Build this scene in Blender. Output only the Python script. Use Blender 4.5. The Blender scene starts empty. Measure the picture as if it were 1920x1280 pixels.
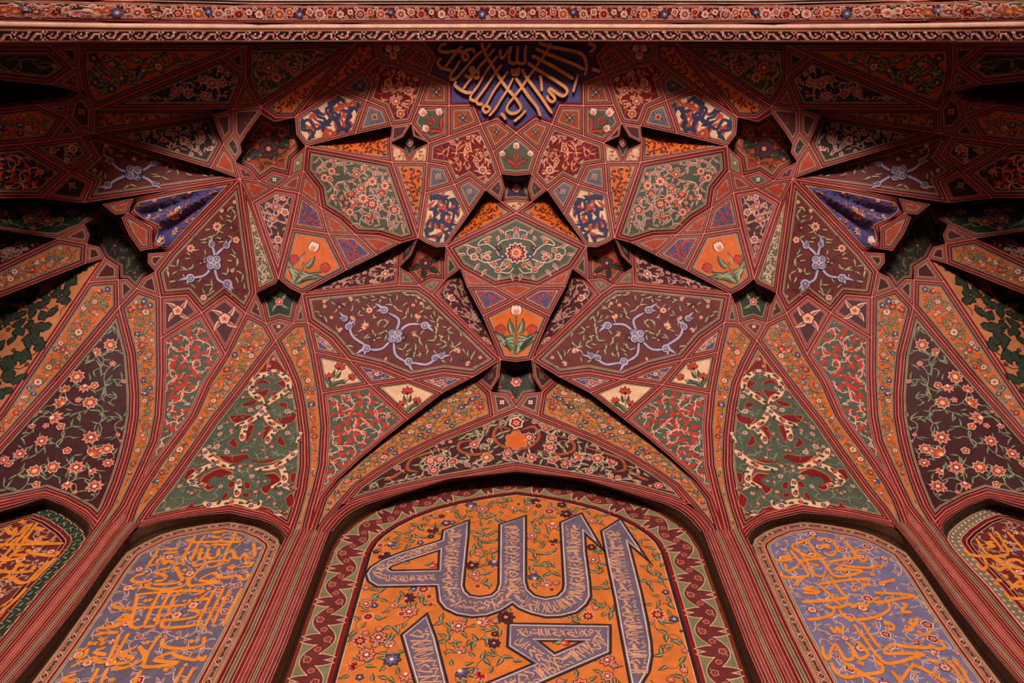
import bpy, math, random
import numpy as np
from mathutils import Vector
from mathutils.geometry import delaunay_2d_cdt

# ---------------------------------------------------------------- camera, light, exposure
W, H, FPX, AXIS = 1920, 1280, 1500.0, 968.0
PITCH = math.radians(68.2)
CAM_Z = 1.6
scene = bpy.context.scene
COL = scene.collection

cam_data = bpy.data.cameras.new('camera')
cam_data.sensor_width = 36.0
cam_data.lens = FPX / W * 36.0
cam_data.shift_x = -(AXIS - W / 2) / W
cam_data.clip_start = 0.05
cam = bpy.data.objects.new('camera', cam_data)
cam.location = (0, 0, CAM_Z)
cam.rotation_euler = (math.radians(90) + PITCH, 0, 0)
COL.objects.link(cam)
scene.camera = cam

world = bpy.data.worlds.new('world')
scene.world = world
world.use_nodes = True
bg = world.node_tree.nodes['Background']
bg.inputs['Color'].default_value = (1.0, 0.88, 0.78, 1)
bg.inputs['Strength'].default_value = 0.05


def area(name, loc, target, sx, sy, power, color):
    ld = bpy.data.lights.new(name, 'AREA')
    ld.shape = 'RECTANGLE'
    ld.size, ld.size_y = sx, sy
    ld.energy = power
    ld.color = color
    o = bpy.data.objects.new(name, ld)
    o.location = loc
    o.rotation_euler = (Vector(target) - Vector(loc)).to_track_quat('-Z', 'Y').to_euler()
    COL.objects.link(o)
    return o


# daylight thrown up off the sunlit courtyard in front of the open arch
area('courtyard_light', (0, -11.0, 0.9), (0, 3.2, 6.8), 4.0, 2.4, 3500, (1.0, 0.89, 0.81))

vs = scene.view_settings
vs.view_transform = 'Standard'
vs.look = 'None'
vs.gamma = 1.0
vs.use_curve_mapping = False
vs.exposure = 0.0

# ---------------------------------------------------------------- projection helpers
CP, SP = math.cos(PITCH), math.sin(PITCH)


def ray(px, py):
    v = 640.0 - py
    d = np.array([px - AXIS, FPX * CP - v * SP, FPX * SP + v * CP])
    return d / np.linalg.norm(d)


SPRING, RISE, DEPTH, HALF = 5.6, 3.5, 4.0, 6.0


def inside_vault(p):
    x, y, z = abs(p[0]), abs(p[1]), p[2]
    if z >= SPRING + RISE:
        return False
    k = max(0.0, (z - SPRING) / RISE)
    R = (1 - k * k) ** (1 / 2.2)
    e = 8 - 5.4 * k
    return (x / HALF) ** e + (y / DEPTH) ** e < R ** e


def shell_t(d):
    lo, hi = 0.5, 14.0
    for _ in range(40):
        m = 0.5 * (lo + hi)
        if inside_vault(d * m):
            lo = m
        else:
            hi = m
    return lo


_cache = {}
RELIEF = []          # (px, py, radius_px, metres toward the viewer)


def shell_point(px, py, d=0.0):
    """point of the vault surface, d metres further out than the smooth vault"""
    r = ray(px, py)
    key = (round(px, 2), round(py, 2))
    if key not in _cache:
        _cache[key] = shell_t(r)
    t = _cache[key] + d
    qx = px if px <= AXIS else 2 * AXIS - px
    for (rx, ry, rr, a) in RELIEF:
        q = ((qx - rx) ** 2 + (py - ry) ** 2) / (rr * rr)
        if q < 9:
            t -= a * math.exp(-q)
    return r * t


def plane_point(px, py, Y):
    r = ray(px, py)
    return r * (Y / r[1])


# ---------------------------------------------------------------- materials
PAL = {
    'orange': (194, 88, 28), 'orange2': (194, 104, 45), 'orangetext': (214, 122, 40),
    'red': (112, 20, 22), 'dred': (64, 14, 15), 'bred': (158, 58, 38), 'rose': (128, 48, 46),
    'cream': (214, 160, 128), 'line': (208, 144, 120), 'nicheband': (152, 94, 68), 'creamfield': (210, 164, 130), 'pale': (222, 182, 160),
    'olive': (96, 88, 62), 'green': (74, 78, 64), 'dgreen': (44, 52, 38), 'leaf': (88, 94, 66), 'leafd': (40, 48, 36),
    'leaflight': (150, 150, 118), 'sage': (112, 108, 76), 'maroon': (98, 38, 36), 'dmaroon': (62, 26, 28),
    'plum': (74, 34, 38), 'black': (26, 18, 18), 'ink': (44, 28, 26), 'blue': (66, 62, 96), 'bluegrey': (98, 84, 100),
    'periw': (108, 98, 126), 'lilac': (170, 150, 168), 'navy': (42, 40, 66), 'scarlet': (176, 48, 34),
    'pink': (196, 120, 104), 'brown': (72, 42, 24), 'tan': (176, 106, 66), 'pinktan': (196, 136, 104), 'darkstar': (40, 34, 26),
    'apexblue': (72, 64, 110), 'gilt': (206, 138, 88), 'plaster': (120, 80, 64), 'stone': (150, 128, 108),
    'greydots': (120, 100, 78), 'keydark': (30, 18, 20), 'rust': (150, 58, 30), 'edge': (104, 40, 24), 'bandred': (104, 18, 22),
}
_mats = {}


def s2l(c):
    c /= 255.0
    return c / 12.92 if c <= 0.04045 else ((c + 0.055) / 1.055) ** 2.4


def mat(key):
    if key in _mats:
        return _mats[key]
    m = bpy.data.materials.new('paint_' + key)
    m.use_nodes = True
    nt = m.node_tree
    b = nt.nodes['Principled BSDF']
    c = [s2l(v) for v in PAL[key]]
    tc = nt.nodes.new('ShaderNodeTexCoord')
    nz = nt.nodes.new('ShaderNodeTexNoise')
    nz.inputs['Scale'].default_value = 7.0
    nz.inputs['Detail'].default_value = 6.0
    nz.inputs['Roughness'].default_value = 0.72
    rp = nt.nodes.new('ShaderNodeValToRGB')
    rp.color_ramp.elements[0].position = 0.28
    rp.color_ramp.elements[1].position = 0.72
    rp.color_ramp.elements[0].color = (c[0] * .74, c[1] * .72, c[2] * .72, 1)
    rp.color_ramp.elements[1].color = (min(1, c[0] * 1.2), min(1, c[1] * 1.2), min(1, c[2] * 1.2), 1)
    nt.links.new(tc.outputs['Object'], nz.inputs['Vector'])
    nt.links.new(nz.outputs['Fac'], rp.inputs['Fac'])
    nt.links.new(rp.outputs['Color'], b.inputs['Base Color'])
    b.inputs['Roughness'].default_value = 0.62
    b.inputs['Specular IOR Level'].default_value = 0.18
    _mats[key] = m
    return m


# ---------------------------------------------------------------- mesh helpers
class MB:
    """collects polygons with a colour each, links them as ONE mesh object"""

    def __init__(self):
        self.v, self.f, self.c, self.n = [], [], [], 0

    def add(self, verts, faces, col):
        verts = np.asarray(verts, float)
        self.v.append(verts)
        for f in faces:
            self.f.append([i + self.n for i in f])
            self.c.append(col)
        self.n += len(verts)

    def empty(self):
        return not self.f

    def data(self, name, origin, mirror=False, smooth=False):
        V = np.concatenate(self.v) - np.asarray(origin)
        F = self.f
        if mirror:
            V = V * np.array([-1, 1, 1])
            F = [f[::-1] for f in F]
        me = bpy.data.meshes.new(name)
        me.from_pydata(V.tolist(), [], F)
        cols = []
        idx = {}
        for c in self.c:
            if c not in idx:
                idx[c] = len(cols)
                cols.append(c)
        for c in cols:
            me.materials.append(mat(c))
        me.polygons.foreach_set('material_index', [idx[c] for c in self.c])
        if smooth:
            me.polygons.foreach_set('use_smooth', [True] * len(F))
        me.update()
        return me


def link(name, mb, origin, parent=None, mirror=False, smooth=False):
    me = mb.data(name, origin, mirror, smooth)
    o = bpy.data.objects.new(name, me)
    COL.objects.link(o)
    if parent is not None:
        o.parent = parent
    else:
        loc = np.array(origin, float)
        if mirror:
            loc = loc * np.array([-1, 1, 1])
        o.location = Vector(loc) + Vector((0, 0, CAM_Z))
    return o


def tag(o, label, cat, group=None, kind='thing'):
    o['label'] = label
    o['category'] = cat
    if group:
        o['group'] = group
    o['kind'] = kind
    return o


def catmull(P, n=6):
    P = np.asarray(P, float)
    if len(P) < 3:
        return P
    E = np.vstack([2 * P[0] - P[1], P, 2 * P[-1] - P[-2]])
    out = []
    for i in range(1, len(E) - 2):
        p0, p1, p2, p3 = E[i - 1], E[i], E[i + 1], E[i + 2]
        for k in range(n):
            t = k / n
            out.append(.5 * ((2 * p1) + (p2 - p0) * t + (2 * p0 - 5 * p1 + 4 * p2 - p3) * t * t + (3 * p1 - p0 - 3 * p2 + p3) * t ** 3))
    out.append(P[-1])
    return np.array(out)


def resample(P, n):
    P = np.asarray(P, float)
    s = np.r_[0, np.cumsum(np.linalg.norm(np.diff(P, axis=0), axis=1))]
    t = np.linspace(0, s[-1], n)
    return np.stack([np.interp(t, s, P[:, k]) for k in range(P.shape[1])], 1)


def seg_dist(Q, poly):
    """distance of points Q to the closed polygon outline, signed (inside positive)"""
    A = poly
    B = np.roll(poly, -1, 0)
    out = np.empty(len(Q))
    for s in range(0, len(Q), 4000):
        q = Q[s:s + 4000]
        AB = (B - A)[None]
        AQ = q[:, None] - A[None]
        L = np.maximum((AB ** 2).sum(-1), 1e-14)
        t = np.clip((AQ * AB).sum(-1) / L, 0, 1)
        D = np.sqrt((((AQ - t[..., None] * AB)) ** 2).sum(-1)).min(1)
        cond = (A[None, :, 1] > q[:, None, 1]) != (B[None, :, 1] > q[:, None, 1])
        dy = (B - A)[:, 1]
        dy = np.where(np.abs(dy) < 1e-14, 1e-14, dy)
        xi = A[None, :, 0] + (q[:, None, 1] - A[None, :, 1]) * ((B - A)[:, 0] / dy)[None]
        ins = ((cond & (q[:, None, 0] < xi)).sum(1) % 2) == 1
        out[s:s + 4000] = np.where(ins, D, -D)
    return out


def mvc(Q, V, h):
    """mean value interpolation of h (on polygon V) at points Q"""
    out = np.empty(len(Q))
    for s in range(0, len(Q), 4000):
        q = Q[s:s + 4000]
        d = V[None] - q[:, None]
        r = np.sqrt((d ** 2).sum(-1)) + 1e-12
        dn = np.roll(d, -1, 1)
        rn = np.roll(r, -1, 1)
        cr = d[..., 0] * dn[..., 1] - d[..., 1] * dn[..., 0]
        dt = (d * dn).sum(-1)
        onedge = (np.abs(cr) < 1e-7) & (dt < 1e-9)
        crs = np.where(np.abs(cr) < 1e-12, 1e-12, cr)
        tn = (r * rn - dt) / crs
        w = (np.roll(tn, 1, 1) + tn) / r
        sw = w.sum(1)
        sw = np.where(np.abs(sw) < 1e-12, 1e-12, sw)
        val = (w * h[None]).sum(1) / sw
        bad = np.where(onedge.any(1) | (r.min(1) < 1e-6))[0]
        for b in bad:
            k = int(np.argmin(r[b]))
            if r[b, k] < 1e-6:
                val[b] = h[k]
            else:
                i = int(np.argmax(onedge[b]))
                j = (i + 1) % len(V)
                t = r[b, i] / (r[b, i] + r[b, j])
                val[b] = h[i] * (1 - t) + h[j] * t
        out[s:s + 4000] = val
    return out


# ---------------------------------------------------------------- facets of the vault
BANDS = {
    'std': [(.0036, 'line'), (.032, 'red'), (.0042, 'line'), (.022, 'dred'), (.0042, 'line'), (.013, 'olive'), (.0036, 'line')],
    'thin': [(.0036, 'line'), (.020, 'red'), (.0042, 'line'), (.013, 'dred'), (.0036, 'line'), (.008, 'olive'), (.0036, 'line')],
    'tiny': [(.0036, 'line'), (.015, 'red'), (.0036, 'line'), (.009, 'olive'), (.0036, 'line')],
    'star': [(.0036, 'line'), (.024, 'dred'), (.0042, 'line'), (.013, 'red'), (.004, 'olive'), (.0036, 'line')],
    'warm': [(.0036, 'line'), (.032, 'red'), (.0042, 'line'), (.020, 'dred'), (.012, 'tan'), (.0042, 'line')],
    'rose': [(.0036, 'line'), (.029, 'red'), (.0042, 'line'), (.020, 'rose'), (.0042, 'line')],
    'plain': [(.0036, 'line'), (.026, 'red')],
    'niche': [(.010, 'olive'), (.004, 'cream'), (.078, 'nicheband'), (.005, 'cream'), (.020, 'red'), (.004, 'cream'), (.014, 'sage'), (.004, 'cream')],
    'nichered': [(.006, 'cream'), (.092, 'dgreen'), (.006, 'cream'), (.036, 'red'), (.006, 'cream'), (.026, 'dred'), (.005, 'cream')],
    'nichegrey': [(.006, 'cream'), (.092, 'greydots'), (.006, 'cream'), (.036, 'red'), (.006, 'cream'), (.026, 'dred'), (.005, 'cream')],
    'great': [(.030, 'edge'), (.004, 'cream'), (.245, 'sage'), (.005, 'cream'), (.034, 'red'), (.026, 'ink'), (.006, 'cream')],
}


class Facet:
    def __init__(self, name, label, cat, pts, field, bands='std', orn=None, sym=False, single=False, plane=None,
                 group=None, k=1.0, seed=None, parts=None, ripple=None):
        self.__dict__.update(locals())
        P = [tuple(p) if len(p) == 3 else (p[0], p[1], 0.0) for p in pts]
        if sym:
            single = self.single = True
            Q = [(2 * AXIS - p[0], p[1], p[2]) for p in reversed(P) if abs(p[0] - AXIS) > 3]
            P = [(AXIS, p[1], p[2]) if abs(p[0] - AXIS) <= 3 else p for p in P] + Q
        self.P = P


FACETS = []


def F(name, label, cat, pts, field, bands='std', orn=None, **kw):
    f = Facet(name, label, cat, pts, field, bands, orn, **kw)
    FACETS.append(f)
    return f


def weld():
    """shared corners become one corner; corners lying on a neighbour's edge are added to that edge"""
    clusters = []
    for f in FACETS:
        if f.plane is not None:
            continue
        for i, p in enumerate(f.P):
            best = None
            for c in clusters:
                if abs(c[2] - p[2]) < .02 and (c[0] / c[3] - p[0]) ** 2 + (c[1] / c[3] - p[1]) ** 2 < 30:
                    best = c
                    break
            if best is None:
                best = [0, 0, p[2], 0]
                clusters.append(best)
            best[0] += p[0]
            best[1] += p[1]
            best[3] += 1
            f.P[i] = best
    pts = []
    for c in clusters:
        x = c[0] / c[3]
        if abs(x - AXIS) < 4:
            x = AXIS
        pts.append((x, c[1] / c[3], c[2]))
    ids = {id(c): i for i, c in enumerate(clusters)}
    arr = np.array(pts)
    for f in FACETS:
        if f.plane is not None:
            f.V = np.array([plane_point(p[0], p[1], f.plane) for p in f.P])
            continue
        I = []
        for c in f.P:
            j = ids[id(c)]
            if not I or I[-1] != j:
                I.append(j)
        if I[0] == I[-1]:
            I.pop()
        out = []
        S = set(I)
        for a, b in zip(I, I[1:] + I[:1]):
            out.append(a)
            A, B = arr[a], arr[b]
            ab = B[:2] - A[:2]
            L2 = (ab ** 2).sum()
            if L2 < 1:
                continue
            t = ((arr[:, :2] - A[:2]) * ab).sum(1) / L2
            dist = np.linalg.norm(arr[:, :2] - (A[:2] + t[:, None] * ab), axis=1)
            dz = np.abs(arr[:, 2] - (A[2] + t * (B[2] - A[2])))
            ok = [(t[k], k) for k in np.where((t > .02) & (t < .98) & (dist < 3.2) & (dz < .03))[0] if k not in S]
            out += [k for _, k in sorted(ok)]
        f.V = np.array([shell_point(*pts[k]) for k in out])
        f.ids = out
        f.ptsd = [pts[k] for k in out]


def prepare(f):
    V = f.V
    c = V.mean(0)
    n = np.zeros(3)
    for i in range(len(V)):
        n += np.cross(V[i] - c, V[(i + 1) % len(V)] - c)
    n /= np.linalg.norm(n)
    if np.dot(n, -c) < 0:
        n = -n
    right = np.array([1.0, 0, 0])
    u = right - n * np.dot(right, n)
    u /= np.linalg.norm(u)
    v = np.cross(n, u)
    f.c, f.n, f.u, f.v = c, n, u, v
    d = V - c
    f.poly = np.stack([d @ u, d @ v], 1)
    f.h = d @ n
    a = f.poly
    area2 = (a[:, 0] * np.roll(a[:, 1], -1) - a[:, 1] * np.roll(a[:, 0], -1)).sum()
    if area2 < 0:
        f.poly = f.poly[::-1].copy()
        f.h = f.h[::-1].copy()
        f.V = V[::-1].copy()
    f.area = abs(area2) / 2
    f.curved = np.abs(f.h).max() > 0.012
    f.bandlist = [(w * f.k, col) for w, col in BANDS[f.bands]]
    f.dtot = sum(w for w, _ in f.bandlist)


def to3d(f, Q, lift=0.0):
    Q = np.asarray(Q, float)
    h = mvc(Q, f.poly, f.h) + lift
    if f.ripple:                                  # fan of soft pleats running out from the facet's tip
        n, a0, amp = f.ripple
        tip = f.poly[np.argmax(((f.poly - f.poly.mean(0)) ** 2).sum(1))]
        d = Q - tip
        ax = f.poly.mean(0) - tip
        th = np.arctan2(ax[0] * d[:, 1] - ax[1] * d[:, 0], d @ ax)
        h = h + amp * np.cos(th / a0 * math.pi * n) * np.clip((seg_dist(Q, f.poly) - f.dtot * .8) / .10, 0, 1)
    return f.c + Q[:, :1] * f.u + Q[:, 1:2] * f.v + h[:, None] * f.n


def px2loc(f, pts):
    """where lines of sight meet the (gently curved) facet, in facet coordinates"""
    Rr = np.array([ray(x, y) for x, y in pts])
    base = np.dot(f.c, f.n)
    den = Rr @ f.n
    h = np.zeros(len(Rr))
    lo, hi = f.poly.min(0) - .05, f.poly.max(0) + .05
    for it in range(8 if f.curved else 1):
        P = Rr * ((base + h) / den)[:, None] - f.c
        Q = np.stack([P @ f.u, P @ f.v], 1)
        if f.curved:
            h = .3 * h + .7 * np.clip(mvc(np.clip(Q, lo, hi), f.poly, f.h), f.h.min(), f.h.max())
    return Q


def offset_raw(poly, d):
    n = len(poly)
    e = np.roll(poly, -1, 0) - poly
    e /= np.maximum(np.linalg.norm(e, axis=1), 1e-12)[:, None]
    nr = np.stack([-e[:, 1], e[:, 0]], 1)
    np_ = np.roll(nr, 1, 0)
    b = nr + np_
    q = (b ** 2).sum(1)
    q = np.maximum(q, 0.004)
    return poly + b * (2 * d / q)[:, None]


def build_ground(f):
    """field and painted border bands of a facet: one conforming triangulation"""
    poly = []
    m = len(f.poly)
    step = 0.11 if f.curved else 9
    for i in range(m):
        a, b = f.poly[i], f.poly[(i + 1) % m]
        k = max(1, int(math.ceil(np.linalg.norm(b - a) / step)))
        for j in range(k):
            poly.append(a + (b - a) * (j / k))
    poly = np.array(poly)
    verts, edges = [], []

    def loop(P):
        s = len(verts)
        verts.extend(map(tuple, P))
        k = len(P)
        edges.extend([(s + i, s + (i + 1) % k) for i in range(k)])

    loop(poly)
    cum, d = [], 0.0
    lo, hi = poly.min(0) - .02, poly.max(0) + .02
    for w, _ in f.bandlist:
        d += w
        cum.append(d)
        R = offset_raw(poly, d)
        R = np.clip(R, lo, hi)
        loop(R)
    if f.curved:
        st = 0.03 if f.ripple else 0.11
        gx, gy = np.meshgrid(np.arange(lo[0], hi[0], st), np.arange(lo[1], hi[1], st))
        G = np.stack([gx.ravel(), gy.ravel()], 1)
        G = G[seg_dist(G, poly) > f.dtot + .03]
        verts.extend(map(tuple, G))
    res = delaunay_2d_cdt([Vector(v) for v in verts], edges, [], 0, 1e-6, False)
    P = np.array([tuple(v) for v in res[0]])
    T = np.array([t for t in res[2]], int)
    C = P[T].mean(1)
    D = seg_dist(C, poly)
    keep = D > 1e-6
    T, D = T[keep], D[keep]
    P3 = to3d(f, P)
    band = np.searchsorted(np.array(cum) * (1 - 1e-4), D)
    ground, border = MB(), MB()
    for mbx, sel in ((border, band < len(cum)), (ground, band >= len(cum))):
        t = T[sel]
        if not len(t):
            continue
        used, inv = np.unique(t, return_inverse=True)
        inv = inv.reshape(t.shape)
        mbx.v.append(P3[used])
        # triangles from the triangulation run counter-clockwise seen by the viewer
        mbx.f = [list(map(int, r)) for r in inv]
        mbx.c = [f.bandlist[b][1] if b < len(cum) else f.field for b in band[sel]]
        mbx.n = len(used)
    # returns that close a sunk facet against the level of its neighbours
    if f.plane is None:
        pd = f.ptsd
        V0 = [shell_point(*p) for p in pd]
        V1 = [shell_point(p[0], p[1], 0.0) for p in pd]
        for i in range(len(pd)):
            j = (i + 1) % len(pd)
            ia, ib = f.ids[i], f.ids[j]
            if (pd[i][2] > .03 or pd[j][2] > .03) and EDGES.get((min(ia, ib), max(ia, ib)), 0) < 2:
                border.add([V1[i], V1[j], V0[j], V0[i]], [(0, 1, 2, 3)], 'dred')
    return ground, border
# ---------------------------------------------------------------- painted ornament
class Orn:
    """flat painted motifs in a facet's own plane; lifted a hair above the ground when meshed"""

    def __init__(self, f, rng):
        self.f, self.rng = f, rng
        self.items = []        # verts, faces, colour, layer

    def poly(self, P, col, layer):
        P = np.asarray(P, float)
        if len(P) >= 3:
            self.items.append((P, [list(range(len(P)))], col, layer))

    def ribbon(self, P, w, col, layer, n=6, taper=(1, 1), smooth=True):
        P = np.asarray(P, float)
        if len(P) < 2:
            return
        C = catmull(P, n) if smooth and len(P) > 2 else P
        k = len(C)
        T = np.gradient(C, axis=0)
        T /= np.maximum(np.linalg.norm(T, axis=1), 1e-9)[:, None]
        N = np.stack([-T[:, 1], T[:, 0]], 1)
        t = np.linspace(0, 1, k)
        prof = np.minimum(1, taper[0] + (1 - taper[0]) * t * 5) * np.minimum(1, taper[1] + (1 - taper[1]) * (1 - t) * 5)
        hw = (w / 2 * prof)[:, None]
        V = np.vstack([C + N * hw, C - N * hw])
        Fc = [[i, i + k, i + k + 1, i + 1] for i in range(k - 1)]
        self.items.append((V, Fc, col, layer))

    def pen(self, P, w, col, layer, nib=math.radians(62), thin=.42, n=6):
        """broad-nib calligraphic stroke; w in metres"""
        P = np.asarray(P, float)
        C = catmull(P, n) if len(P) > 2 else np.linspace(P[0], P[1], 5)
        k = len(C)
        T = np.gradient(C, axis=0)
        T /= np.maximum(np.linalg.norm(T, axis=1), 1e-9)[:, None]
        N = np.stack([-T[:, 1], T[:, 0]], 1)
        a = np.arctan2(T[:, 1], T[:, 0])
        hw = w / 2 * (thin + (1 - thin) * np.abs(np.sin(a - nib)) ** .8)
        hw[-1] *= .35
        hw[0] *= .8
        V = np.vstack([C + N * hw[:, None], C - N * hw[:, None]])
        Fc = [[i, i + k, i + k + 1, i + 1] for i in range(k - 1)]
        self.items.append((V, Fc, col, layer))

    def dot(self, c, r, col, layer, n=8, rot=0.0, sy=1.0):
        a = np.linspace(0, 2 * math.pi, n, endpoint=False) + rot
        self.poly(np.stack([c[0] + r * np.cos(a), c[1] + r * sy * np.sin(a)], 1), col, layer)

    def rosette(self, c, r, n, col, layer, rot=0.0, depth=.32, k=5):
        a = np.linspace(0, 2 * math.pi, n * k, endpoint=False)
        rr = r * (1 - depth + depth * np.abs(np.cos(n * a / 2)) ** .7)
        self.poly(np.stack([c[0] + rr * np.cos(a + rot), c[1] + rr * np.sin(a + rot)], 1), col, layer)

    def flower(self, c, r, n, pal, rot=0.0, layer=3):
        out, pet, inn, cen = pal
        c = np.asarray(c, float)
        self.rosette(c, r, n, out, layer, rot)
        self.rosette(c, r * .80, n, pet, layer + 1, rot)
        self.rosette(c, r * .50, n, inn, layer + 2, rot, .5)
        self.dot(c, r * .22, cen, layer + 3, 7)

    def bigflower(self, c, r, n, pal, rot=0.0, layer=3):
        out, pet, inn, cen = pal
        c = np.asarray(c, float)
        for i in range(n):
            a = rot + 2 * math.pi * i / n
            self.petal(c, a, r, r * .36, out, layer)
            self.petal(c, a, r * .88, r * .27, pet, layer + 1)
            self.petal(c, a, r * .62, r * .13, inn, layer + 2)
        self.dot(c, r * .30, out, layer + 3, 10)
        self.dot(c, r * .22, cen, layer + 4, 10)

    def petal(self, c, a, L, w, col, layer, bend=0.0, k=6, r0=0.0, tip=1.0):
        t = np.linspace(0, 1, k)
        wd = w * np.sin(np.pi * t ** (.75 * tip)) ** .85
        x = r0 + (L - r0) * t
        y = bend * L * t * t
        X = np.r_[x, x[::-1][1:-1]]
        Y = np.r_[y + wd, (y - wd)[::-1][1:-1]]
        ca, sa = math.cos(a), math.sin(a)
        self.poly(np.stack([c[0] + X * ca - Y * sa, c[1] + X * sa + Y * ca], 1), col, layer)

    def leaf(self, c, a, L, w, pal, bend=.35, layer=2):
        dark, mid, light = pal
        self.petal(c, a, L * 1.06, w * 1.25, dark, layer, bend, tip=.9)
        self.petal(c, a, L * .96, w * .85, mid, layer + 1, bend, tip=.9)
        s = w * .35
        ca, sa = math.cos(a), math.sin(a)
        q = np.array([c[0] - sa * s, c[1] + ca * s])
        self.petal(q, a, L * .9, w * .32, light, layer + 2, bend, tip=.9)

    def lotus(self, c, a, r, pal, layer=3):
        out, pet, inn, cen = pal
        for da, L in ((-1.15, .75), (1.15, .75), (-.6, .92), (.6, .92), (0, 1.0)):
            self.petal(c, a + da, r * L * 1.1, r * .26, out, layer)
            self.petal(c, a + da, r * L, r * .19, pet, layer + 1)
            self.petal(c, a + da, r * L * .6, r * .09, inn, layer + 2)
        self.dot(c, r * .2, cen, layer + 3, 7)

    def tulip(self, c, a, r, pal, layer=4):
        out, pet, inn = pal
        for da, b in ((-.42, -.12), (.42, .12), (0, 0)):
            self.petal(c, a + da, r * 1.12, r * .36, out, layer, -b)
            self.petal(c, a + da, r * 1.02, r * .29, pet, layer + 1, -b)
            self.petal(c, a + da, r * .66, r * .13, inn, layer + 2, -b)

    def spiral(self, c, r, turns, a0, w, col, layer, hand=1):
        t = np.linspace(0, 1, int(14 * turns) + 3)
        rr = r * (1 - .82 * t)
        a = a0 + hand * 2 * math.pi * turns * t
        self.ribbon(np.stack([c[0] + rr * np.cos(a), c[1] + rr * np.sin(a)], 1), w, col, layer, smooth=False, taper=(1, .5))

    def mesh(self):
        mb = MB()
        if not self.items:
            return mb
        allv = np.concatenate([it[0] for it in self.items])
        lift = []
        for k, (V, Fc, col, layer) in enumerate(self.items):
            b = np.full(len(V), .0012 + .00042 * layer + .000008 * (k % 45))
            if len(Fc) > 1:                      # strokes climb a little along their length so they can cross themselves
                h = len(V) // 2
                b += .0003 * np.r_[np.linspace(0, 1, h), np.linspace(0, 1, len(V) - h)]
            lift.append(b)
        lift = np.concatenate(lift)
        P = to3d(self.f, allv, lift)
        s = 0
        for V, Fc, col, _ in self.items:
            # make every piece face the viewer
            q = V[Fc[0]]
            ar = (q[:, 0] * np.roll(q[:, 1], -1) - q[:, 1] * np.roll(q[:, 0], -1)).sum()
            fc = Fc if ar > 0 else [x[::-1] for x in Fc]
            mb.add(P[s:s + len(V)], fc, col)
            s += len(V)
        return mb


LEAFPAL = ('leafd', 'leaf', 'leaflight')
FL = {
    'pinkw': ('pale', 'red', 'pink', 'orange'), 'cream': ('pale', 'pink', 'maroon', 'cream'), 'redf': ('cream', 'scarlet', 'dred', 'orange'),
    'bluef': ('ink', 'periw', 'blue', 'pale'), 'dark': ('ink', 'plum', 'dred', 'pink'), 'orangef': ('pale', 'bred', 'orange', 'cream'),
    'redink': ('ink', 'scarlet', 'bred', 'cream'), 'palef': ('ink', 'pale', 'pink', 'scarlet'), 'blueink': ('ink', 'blue', 'periw', 'pale'),
    'creamf': ('maroon', 'cream', 'pink', 'scarlet'), 'rosef': ('dred', 'pink', 'bred', 'pale'),
}


def scatter(f, rng, R, margin, tries=1400, avoid=None, amax=400):
    lo, hi = f.poly.min(0), f.poly.max(0)
    Q = lo + rng.random((tries, 2)) * (hi - lo)
    D = seg_dist(Q, f.poly) - f.dtot
    pts, ds = [], []
    for q, d in zip(Q, D):
        if d < margin:
            continue
        if pts and min((q[0] - p[0]) ** 2 + (q[1] - p[1]) ** 2 for p in pts) < R * R:
            continue
        if avoid is not None and len(avoid) and np.min(((avoid - q) ** 2).sum(1)) < (R * .62) ** 2:
            continue
        pts.append(q)
        ds.append(d)
        if len(pts) >= amax:
            break
    return np.array(pts).reshape(-1, 2), np.array(ds)


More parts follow.
